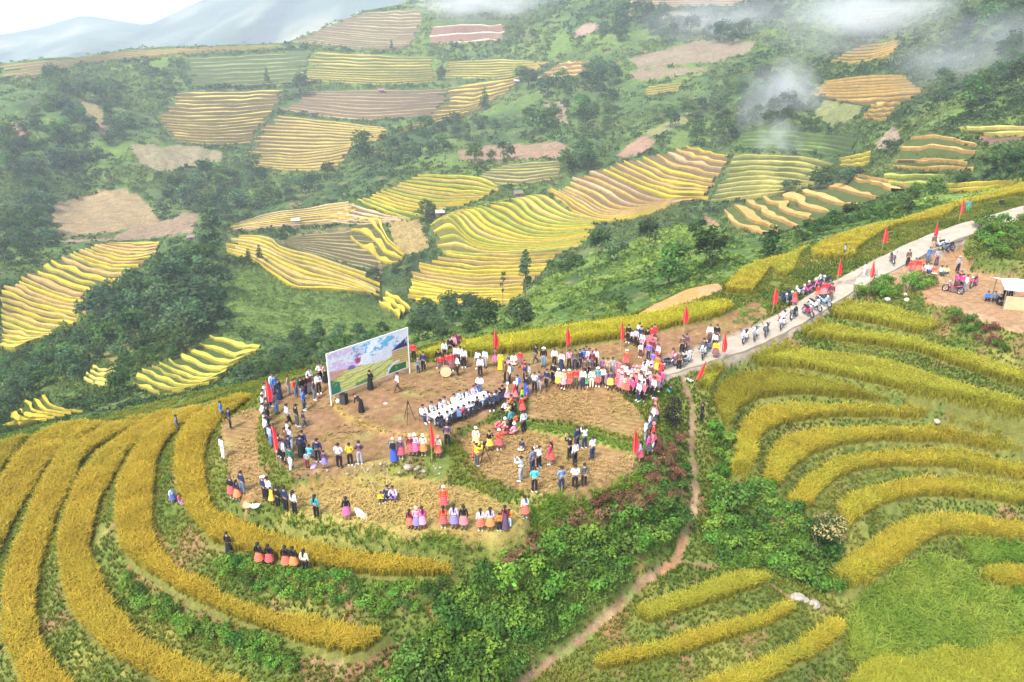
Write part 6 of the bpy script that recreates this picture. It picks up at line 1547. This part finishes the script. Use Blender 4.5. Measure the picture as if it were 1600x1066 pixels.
# ---- motorbikes
def wheel_meshes():
    out_ = {}
    for nm, R0, r0, m in (("tyre", .27, .05, M_RUBBER), ("rim", .215, .016, M_CHROME)):
        bm = bmesh.new(); n, k = 22, 8; G = [[bm.verts.new(((r0 if nm == 'tyre' else .03) * math.sin(6.2832 * j / k), (R0 + r0 * math.cos(6.2832 * j / k)) * math.cos(6.2832 * i / n), (R0 + r0 * math.cos(6.2832 * j / k)) * math.sin(6.2832 * i / n))) for j in range(k)] for i in range(n)]
        for i in range(n):
            for j in range(k): bm.faces.new((G[i][j], G[(i + 1) % n][j], G[(i + 1) % n][(j + 1) % k], G[i][(j + 1) % k]))
        if nm == 'rim':
            tube(bm, [(-.05, 0, 0), (.05, 0, 0)], [.04, .04], 8)
            for i in range(10): a = 6.2832 * i / 10; tube(bm, [(0, .03 * math.cos(a), .03 * math.sin(a)), (0, .21 * math.cos(a), .21 * math.sin(a))], [.006, .006], 4)
        me = bpy.data.meshes.new(nm); bm.to_mesh(me); bm.free(); me.materials.append(m); out_[nm] = me
    return out_
WH = wheel_meshes()
def me_of(name, bm, m=None):
    me = bpy.data.meshes.new(name); bm.normal_update(); bm.to_mesh(me); bm.free(); me.materials.append(m); return me
def bike_meshes():
    D = {}
    bm = bmesh.new(); tube(bm, [(0, .42, .86), (0, .33, .62), (0, .12, .42), (0, -.12, .42), (0, -.38, .60), (0, -.66, .72)], [.05, .085, .10, .10, .10, .04], 8)     # underbone body with side panels
    for s in (-1, 1): tube(bm, [(s * .11, .40, .84), (s * .19, .31, .56), (s * .15, .2, .36)], [.05, .075, .03], 8); tube(bm, [(s * .08, -.05, .58), (s * .12, -.35, .66), (s * .07, -.70, .76)], [.05, .085, .03], 8)
    box(bm, (0, .63, .585), (.10, .42, .02), 0, .006); D['body'] = me_of("body", bm)
    bm = bmesh.new(); tube(bm, [(0, -.02, .74), (0, -.2, .77), (0, -.5, .80), (0, -.68, .82)], [.07, .125, .12, .06], 10); D['seat'] = me_of("seat", bm, M_BLACK)
    bm = bmesh.new(); tube(bm, [(-.32, .27, 1.03), (-.12, .38, .97), (.12, .38, .97), (.32, .27, 1.03)], [.018, .016, .016, .018], 6)
    for s in (-1, 1): tube(bm, [(s * .24, .34, 1.0), (s * .28, .36, 1.16)], [.008, .008], 5); box(bm, (s * .29, .36, 1.19), (.11, .02, .07), 0, .01)
    D['handlebar'] = me_of("handlebar", bm, M_BLACK)
    bm = bmesh.new()
    for s in (-1, 1): tube(bm, [(s * .06, .42, .86), (s * .07, .63, .27)], [.024, .022], 6)
    D['fork'] = me_of("fork", bm, M_STEEL)
    bm = bmesh.new(); tube(bm, [(0, .36, .98), (0, .47, .98), (0, .505, .97)], [.10, .09, .05], 10); D['headlight'] = me_of("headlight", bm, mat("lamp_glass", (.7, .72, .75), .2))
    bm = bmesh.new(); tube(bm, [(0, -.70, .80), (0, -.76, .79)], [.05, .035], 8); D['tail_light'] = me_of("tail_light", bm, mat("tail_red", (.5, .02, .02), .3))
    bm = bmesh.new(); tube(bm, [(.12, .1, .3), (.14, -.2, .27), (.16, -.45, .31), (.17, -.82, .38)], [.022, .025, .05, .055], 8); D['exhaust'] = me_of("exhaust", bm, M_STEEL)
    bm = bmesh.new(); box(bm, (0, .08, .33), (.2, .34, .22), 0, .03); box(bm, (0, -.3, .28), (.05, .5, .05)); D['engine'] = me_of("engine", bm, mat("engine_grey", (.16, .16, .17), .5, .6))
    bm = bmesh.new(); tube(bm, [(-.05, .02, .2), (-.22, -.04, 0)], [.012, .012], 5); D['side_stand'] = me_of("side_stand", bm, M_STEEL)
    return D
BK = bike_meshes(); PNT = {}
def bike(u, v, c, rz, label):
    x, y, z = hit(u, v); o = root("motorbike", (x, y, z + .17), math.radians(rz), label, "motorbike", "motorbikes along the road"); o.rotation_euler = (0, math.radians(6), math.radians(rz)); o.location.z = z + (.16 if KAT(x, y) == 7 else .01); o.scale = (1.05,) * 3
    if c not in PNT: PNT[c] = mat("bike_paint_" + c, CLO[c], .3, 0, .5)
    for k, me in BK.items():
        q = link(k, me, o)
        if k == 'body': q.material_slots[0].link = 'OBJECT'; q.material_slots[0].material = PNT[c]
    for yy in (.64, -.60):
        h_ = bpy.data.objects.new("wheel", None); COL.objects.link(h_); h_.parent = o; h_.location = (0, yy, .32); link("tyre", WH["tyre"], h_); link("rim", WH["rim"], h_)
for b in [(1045, 577, 'plum', 300, "dark motorbike nearest to the packed crowd"), (1070, 572, 'grey', 320, "grey motorbike beside the leaning flag"), (1099, 560, 'palegrey', 160, "pale motorbike left of the person in yellow"), (1106, 552, 'slate', 150, "slate motorbike behind the pale one left of the person in yellow"), (1164, 537, 'white', 150, "white motorbike lowest of the three in the middle of the road"), (1180, 532, 'palegrey', 155, "pale grey motorbike, middle one of the three on the road"), (1197, 526, 'darkgrey', 155, "dark motorbike highest of the three on the road"), (1222, 515, 'white', 150, "white motorbike under the rider in red"), (1240, 500, 'black', 140, "black motorbike right of the white ridden one"), (1262, 496, 'crimson', 190, "crimson motorbike with its front wheel to the rice"), (1272, 487, 'white', 200, "white motorbike behind the crimson one"), (1287, 480, 'skyblue', 200, "light blue motorbike at the road's lower edge"),
          (1225, 474, 'navy', 190, "navy motorbike, leftmost of those parked on the upper verge"), (1234, 470, 'darkgrey', 190, "dark grey motorbike second from left on the upper verge"), (1249, 464, 'white', 120, "white motorbike third from left on the upper verge"), (1261, 461, 'magenta', 120, "pink motorbike nearest the road in the parked row"), (1268, 455, 'crimson', 120, "crimson motorbike behind the pink one in the parked row"), (1278, 452, 'magenta', 125, "pink motorbike second from right in the parked row"), (1291, 449, 'black', 125, "black motorbike, rightmost of the parked row"), (1394, 413, 'maroon', 165, "maroon motorbike alone on the road right of the flag"), (1466, 392, 'palegrey', 110, "pale motorbike, left of three above the orange clad group"), (1474, 395, 'slate', 110, "slate motorbike, middle of three above the orange clad group"), (1481, 393, 'black', 110, "black motorbike, right of three above the orange clad group"), (1488, 458, 'maroon', 40, "maroon motorbike beside the people in magenta on the yard"), (1521, 449, 'crimson', 130, "crimson motorbike alone on the bare yard")]:
    bike(*b)
# riders standing over their bikes
n0 = len(PEOPLE)
crowd('astride a motorbike on the road', 'riders on the road', '''
1223 513 M white red t @330
1279 451 M palegrey pink t @300
1098 558 M brown grey t @340
1050 575 M rose plum t @120
''')
for e in PEOPLE[n0:]: e[0].location.z += .44
PEOPLE[:] = PEOPLE[n0:]; label_people()

# ---- canopy over the yard at the right edge
x, y, z = hit(1586, 478); o = root("canopy_shelter", (x, y, z), -.25, "white canopy on posts over a beige wall at the right edge", "shelter")
bm = bmesh.new()
for sx_ in (-1.4, 3.2):
    for sy_ in (-1.2, 1.6): tube(bm, [(sx_, sy_, -.2), (sx_, sy_, 2.0)], [.04, .04], 6)
bm_obj("post", bm, M_STEEL, o)
bm = bmesh.new(); pr = [(-1.6, 1.85), (-.2, 2.35), (1.9, 1.95)]; G = [[bm.verts.new((x_, yy, zz + .03 * math.sin(x_ * 3))) for yy, zz in pr] for x_ in [-1.7 + .4 * i for i in range(14)]]; G2 = [[bm.verts.new((v_.co.x, v_.co.y, v_.co.z - .03)) for v_ in g] for g in G]
for g, f in ((G, 1), (G2, -1)):
    for i in range(13):
        for j in range(2): q_ = (g[i][j], g[i + 1][j], g[i + 1][j + 1], g[i][j + 1]); bm.faces.new(q_[::f])
bm_obj("canopy", bm, M_WHITE, o)
bm = bmesh.new(); box(bm, (.9, -1.25, .55), (4.5, .12, 1.3)); bm_obj("wall", bm, noise_mat("beige_wall", (.50, .38, .22), .12, 2), o)

# ---- small things lying about
def lump(name, loc, s, m, label, cat, group=None, seed=0, parent=None):
    r = random.Random(seed); bm = bmesh.new(); bmesh.ops.create_icosphere(bm, subdivisions=2, radius=1)
    for v_ in bm.verts:
        k = 1 + .22 * vnoise(np.array([v_.co.x * 1.7 + seed]), np.array([v_.co.y * 1.7 + v_.co.z * 2.3]), seed)[0]; v_.co = Vector((v_.co.x * s[0] * k, v_.co.y * s[1] * k, v_.co.z * s[2] * k))
    ob = bm_obj(name, bm, m); ob.location = (loc[0], loc[1], loc[2] + s[2] * .35); ob.rotation_euler = (0, 0, r.uniform(0, 6)); return tag(ob, label, cat, group)
M_STONE = noise_mat("field_stone", (.15, .122, .085), .3, 5, .95); M_PALE = noise_mat("pale_stone", (.30, .265, .21), .2, 5, .95)
r = random.Random(8); k = 0
for i in range(64):
    f = r.random(); u = 458 + 236 * f; v = 744 - 6 * f - 8 * math.sin(f * 3.1) + r.uniform(-9, 10); x, y, z = hit(u, v); q = r.uniform(.05, .125)
    lump("stone", (x, y, z), (q, q * r.uniform(.7, 1), q * .75), M_PALE if r.random() < .3 else M_STONE, "tan field stone bedded in the grassy bank above the straw field", "stone", "stones of the bank wall", i)
for u, v, q, lab in ((637, 735, .3, "largest pale stone at the right end of the stone bank"), (653, 733, .2, "pale stone just right of the largest one on the bank"), (662, 738, .2, "pale stone at the very end of the stone bank"), (1245, 937, .5, "large pale rock at the foot of the gully thicket"), (1258, 941, .3, "smaller rock between the two largest at the gully foot"), (1272, 946, .42, "pale rock rightmost at the gully foot"), (1463, 661, .3, "white stone at the blunt end of the hook shaped rice"), (1193, 762, .22, "small pale stone where the path bank meets the rice"), (1075, 742, .2, "small stone lying beside the footpath"), (1597, 950, .4, "grey rock at the right edge by the long grass")):
    x, y, z = hit(u, v); lump("rock", (x, y, z), (q, q * .8, q * .6), M_PALE, lab, "rock", None, int(u))
def tray(u, v, m, label, rad):
    x, y, z = hit(u, v); bm = bmesh.new(); n = 26; prof = [(0, .03), (rad * .9, .03), (rad, .09), (rad * 1.02, .09), (rad * .95, 0), (0, 0)]; G = [[bm.verts.new((p[0] * math.cos(6.2832 * k / n), p[0] * math.sin(6.2832 * k / n), p[1])) for k in range(n)] for p in prof[1:5]]
    for a, b in zip(G[:-1], G[1:]):
        for k in range(n): bm.faces.new((a[k], a[(k + 1) % n], b[(k + 1) % n], b[k]))
    bm.faces.new(G[0]); bm.faces.new(G[-1][::-1]); ob = bm_obj("winnowing_tray", bm, m); ob.location = (x, y, z + .12); ob.rotation_euler = (.25, 0, 0); tag(ob, label, "tray")
tray(388, 792, noise_mat("tan_wicker", (.44, .27, .16), .15, 30), "tan round winnowing tray on the bank by the straw field", .36); tray(400, 795, noise_mat("pale_wicker", (.72, .66, .52), .1, 30), "pale round winnowing tray overlapping the tan one", .32)
x, y, z = hit(564, 806); sk_ = lump("sack", (x, y, z), (.62, .24, .2), M_WHITE, "white sack lying beside the person in a magenta skirt", "sack", None, 4); sk_.rotation_euler = (.1, .25, -.7)
x, y, z = hit(490, 731); lump("bag", (x, y, z), (.42, .2, .1), mat("purple_cloth", (.34, .26, .45), .9), "lilac bag lying on the ground at the stone bank", "bag", None, 6)
x, y, z = hit(528, 629); lump("bundle", (x, y, z), (.14, .14, .2), M_WHITE, "small white bundle left of the loudspeaker", "bundle", None, 9)
x, y, z = hit(602, 631); lump("paper", (x, y, z), (.16, .12, .02), M_WHITE, "scrap of white paper on the bare performance ground", "paper", None, 10)
for u0, v0, u1, v1, lab in ((564, 727, 588, 768, "bamboo pole leaning against the stone bank"), (605, 731, 605, 776, "upright bamboo pole at the stone bank")):
    a = Vector(hit(u1, v1)); top_ = None; d = Vector(ray(u0, v0)); d = d * ((a.y + .35) / d.y); tp = Vector((d.x, d.y, d.z + ZC)); bm = bmesh.new(); pts = [a + Vector((0, 0, -.15)) - a, (tp - a) * .5, tp - a]; tube(bm, pts, [.035, .03, .025], 7)
    ob = bm_obj("bamboo_pole", bm, M_BAMBOO); ob.location = a; tag(ob, lab, "pole")
x, y, z = hit(1076, 596); bm = bmesh.new(); box(bm, (0, 0, .12), (.75, .12, .03), 0, .01); box(bm, (0, 0, .05), (.5, .2, .06)); ob = bm_obj("plank", bm, M_WPAINT); ob.location = (x, y, z); ob.rotation_euler = (0, .15, -.6); tag(ob, "white painted plank lying on the grass below the leaning flag", "plank")
for i, (u, v) in enumerate(((1387, 468), (1413, 462), (1417, 470), (1560, 388))):
    x, y, z = hit(u, v); lump("plastic_bag", (x, y, z), (.3, .22, .16), M_WHITE, ("white plastic bag at the left of the litter under the roadside bushes", "white plastic bag caught in the grass below the yard group", "white plastic bag lowest of the litter below the yard group", "white plastic bag in the grass of the right mound")[i], "bag", None, 30 + i)

# ---- huts on the hillsides
def hut(u, v, wpx, roofc, label):
    p = hill(u, v); d = float(np.linalg.norm(p - np.array([0, 0, ZC]))); s = wpx * d / F; o = root("hut", tuple(p), .3, label, "hut"); o.scale = (s, s, s)
    bm = bmesh.new(); box(bm, (0, 0, .2), (.8, .6, .5)); bm_obj("wall", bm, noise_mat("hut_wood", (.2, .14, .1), .2, 5), o)
    bm = bmesh.new(); G = [[bm.verts.new((x_, yy, zz)) for yy, zz in ((-.45, .42), (0, .68), (.45, .42), (0, .64))] for x_ in (-.5, .5)]
    for j in range(4): bm.faces.new((G[0][j], G[0][(j + 1) % 4], G[1][(j + 1) % 4], G[1][j]))
    bm.faces.new(G[0]); bm.faces.new(G[1][::-1]); bm_obj("roof", bm, mat("roof", roofc, .8), o)
    bm = bmesh.new(); box(bm, (.05, -.31, .16), (.16, .03, .36)); bm_obj("door", bm, mat("hut_door", (.08, .05, .04), .8), o)
hut(687, 338, 15, (.42, .40, .38), "small hut with pale roof beside the bushy tree on the terraces"); hut(809, 308, 15, (.16, .13, .11), "small dark roofed hut above the lime coloured terraces"); hut(299, 375, 11, (.2, .14, .13), "tiny dark hut at the tip of the left golden terraces"); hut(807, 131, 9, (.5, .46, .45), "tiny pale roofed hut on the far shoulder between two trees"); hut(462, 350, 13, (.34, .34, .33), "low white roofed shelter among the mid left arcs"); hut(488, 181, 10, (.15, .11, .1), "tiny hut on the lower far brown terraces"); hut(596, 146, 10, (.24, .12, .13), "tiny reddish hut on the upper far brown terraces")
# ================================================================ air: one closed box of thin even haze, and the drifting mist patches
bm = bmesh.new(); bmesh.ops.create_cube(bm, size=1)
for v_ in bm.verts: v_.co = Vector((v_.co.x * 9000, 2150 + v_.co.y * 4900, 76 + v_.co.z * 456))
me = bpy.data.meshes.new("haze"); bm.to_mesh(me); bm.free()
hz = link("haze", me); tag(hz, "thin bluish haze that pales the far hillsides", kind="stuff")
hm = bpy.data.materials.new("haze_air"); hm.use_nodes = True; nt = hm.node_tree; nt.nodes.remove(nt.nodes["Principled BSDF"])
pv = nt.nodes.new("ShaderNodeVolumePrincipled"); pv.inputs["Color"].default_value = (.86, .93, 1, 1); pv.inputs["Density"].default_value = .00036; pv.inputs["Anisotropy"].default_value = .2
nt.links.new(pv.outputs[0], nt.nodes["Material Output"].inputs["Volume"]); me.materials.append(hm)
def mist(name, u, v, ru, rv, depth, dens, label, seed, scale=1.7, lift=0.):
    d = float(rng(np.array([u]), np.array([v]))[0]) - depth * .55; p = at_d(np.array([u]), np.array([v]), np.array([d]))[0]; bm = bmesh.new(); bmesh.ops.create_icosphere(bm, subdivisions=3, radius=1); me = bpy.data.meshes.new(name); bm.to_mesh(me); bm.free()
    o = link(name, me); o.location = p; o.scale = (ru * d / F, depth, rv * d / F); o.rotation_euler = (0, 0, -math.atan2(p[0], p[1])); tag(o, label, "mist", kind="stuff")
    m = bpy.data.materials.new(name); m.use_nodes = True; nt = m.node_tree; N = nt.nodes; L = nt.links; N.remove(N["Principled BSDF"]); pv = N.new("ShaderNodeVolumePrincipled"); pv.inputs["Color"].default_value = (.97, .98, 1, 1); pv.inputs["Anisotropy"].default_value = .1
    tc = N.new("ShaderNodeTexCoord"); ln = N.new("ShaderNodeVectorMath"); ln.operation = 'LENGTH'; L.new(tc.outputs["Object"], ln.inputs[0]); fo = N.new("ShaderNodeMapRange"); fo.inputs[1].default_value = 1.; fo.inputs[2].default_value = .15; fo.inputs[3].default_value = 0; fo.inputs[4].default_value = 1; L.new(ln.outputs["Value"], fo.inputs[0])
    mp = N.new("ShaderNodeMapping"); mp.inputs["Location"].default_value = (seed * 3.1, seed * 1.7, seed); L.new(tc.outputs["Object"], mp.inputs["Vector"]); no = N.new("ShaderNodeTexNoise"); no.inputs["Scale"].default_value = scale; no.inputs["Detail"].default_value = 4; L.new(mp.outputs["Vector"], no.inputs["Vector"])
    mr = N.new("ShaderNodeMapRange"); mr.inputs[1].default_value = .38; mr.inputs[2].default_value = .68; L.new(no.outputs["Fac"], mr.inputs[0]); mu = N.new("ShaderNodeMath"); mu.operation = 'MULTIPLY'; L.new(fo.outputs[0], mu.inputs[0]); L.new(mr.outputs[0], mu.inputs[1])
    m2 = N.new("ShaderNodeMath"); m2.operation = 'MULTIPLY'; m2.inputs[1].default_value = dens; L.new(mu.outputs[0], m2.inputs[0]); L.new(m2.outputs[0], pv.inputs["Density"]); L.new(pv.outputs[0], N["Material Output"].inputs["Volume"]); me.materials.append(m)
mist("smoke", 1222, 168, 66, 76, 14, .13, "white puff of smoke rising over the misty green terraces", 1)
mist("smoke", 1215, 222, 40, 40, 10, .10, "thin smoke drifting low across the misty green terraces", 2)
mist("mist", 1400, 18, 210, 66, 45, .05, "bank of white mist over the hillside at the top right", 3)
mist("mist", 1540, 92, 130, 66, 30, .03, "thin mist drifting across the right hand slope", 4)
mist("mist", 770, 8, 130, 30, 40, .05, "white mist lying on the top of the far crest", 5)
mist("mist", 1130, 40, 130, 45, 40, .03, "faint mist over the wooded slope at the top", 6)
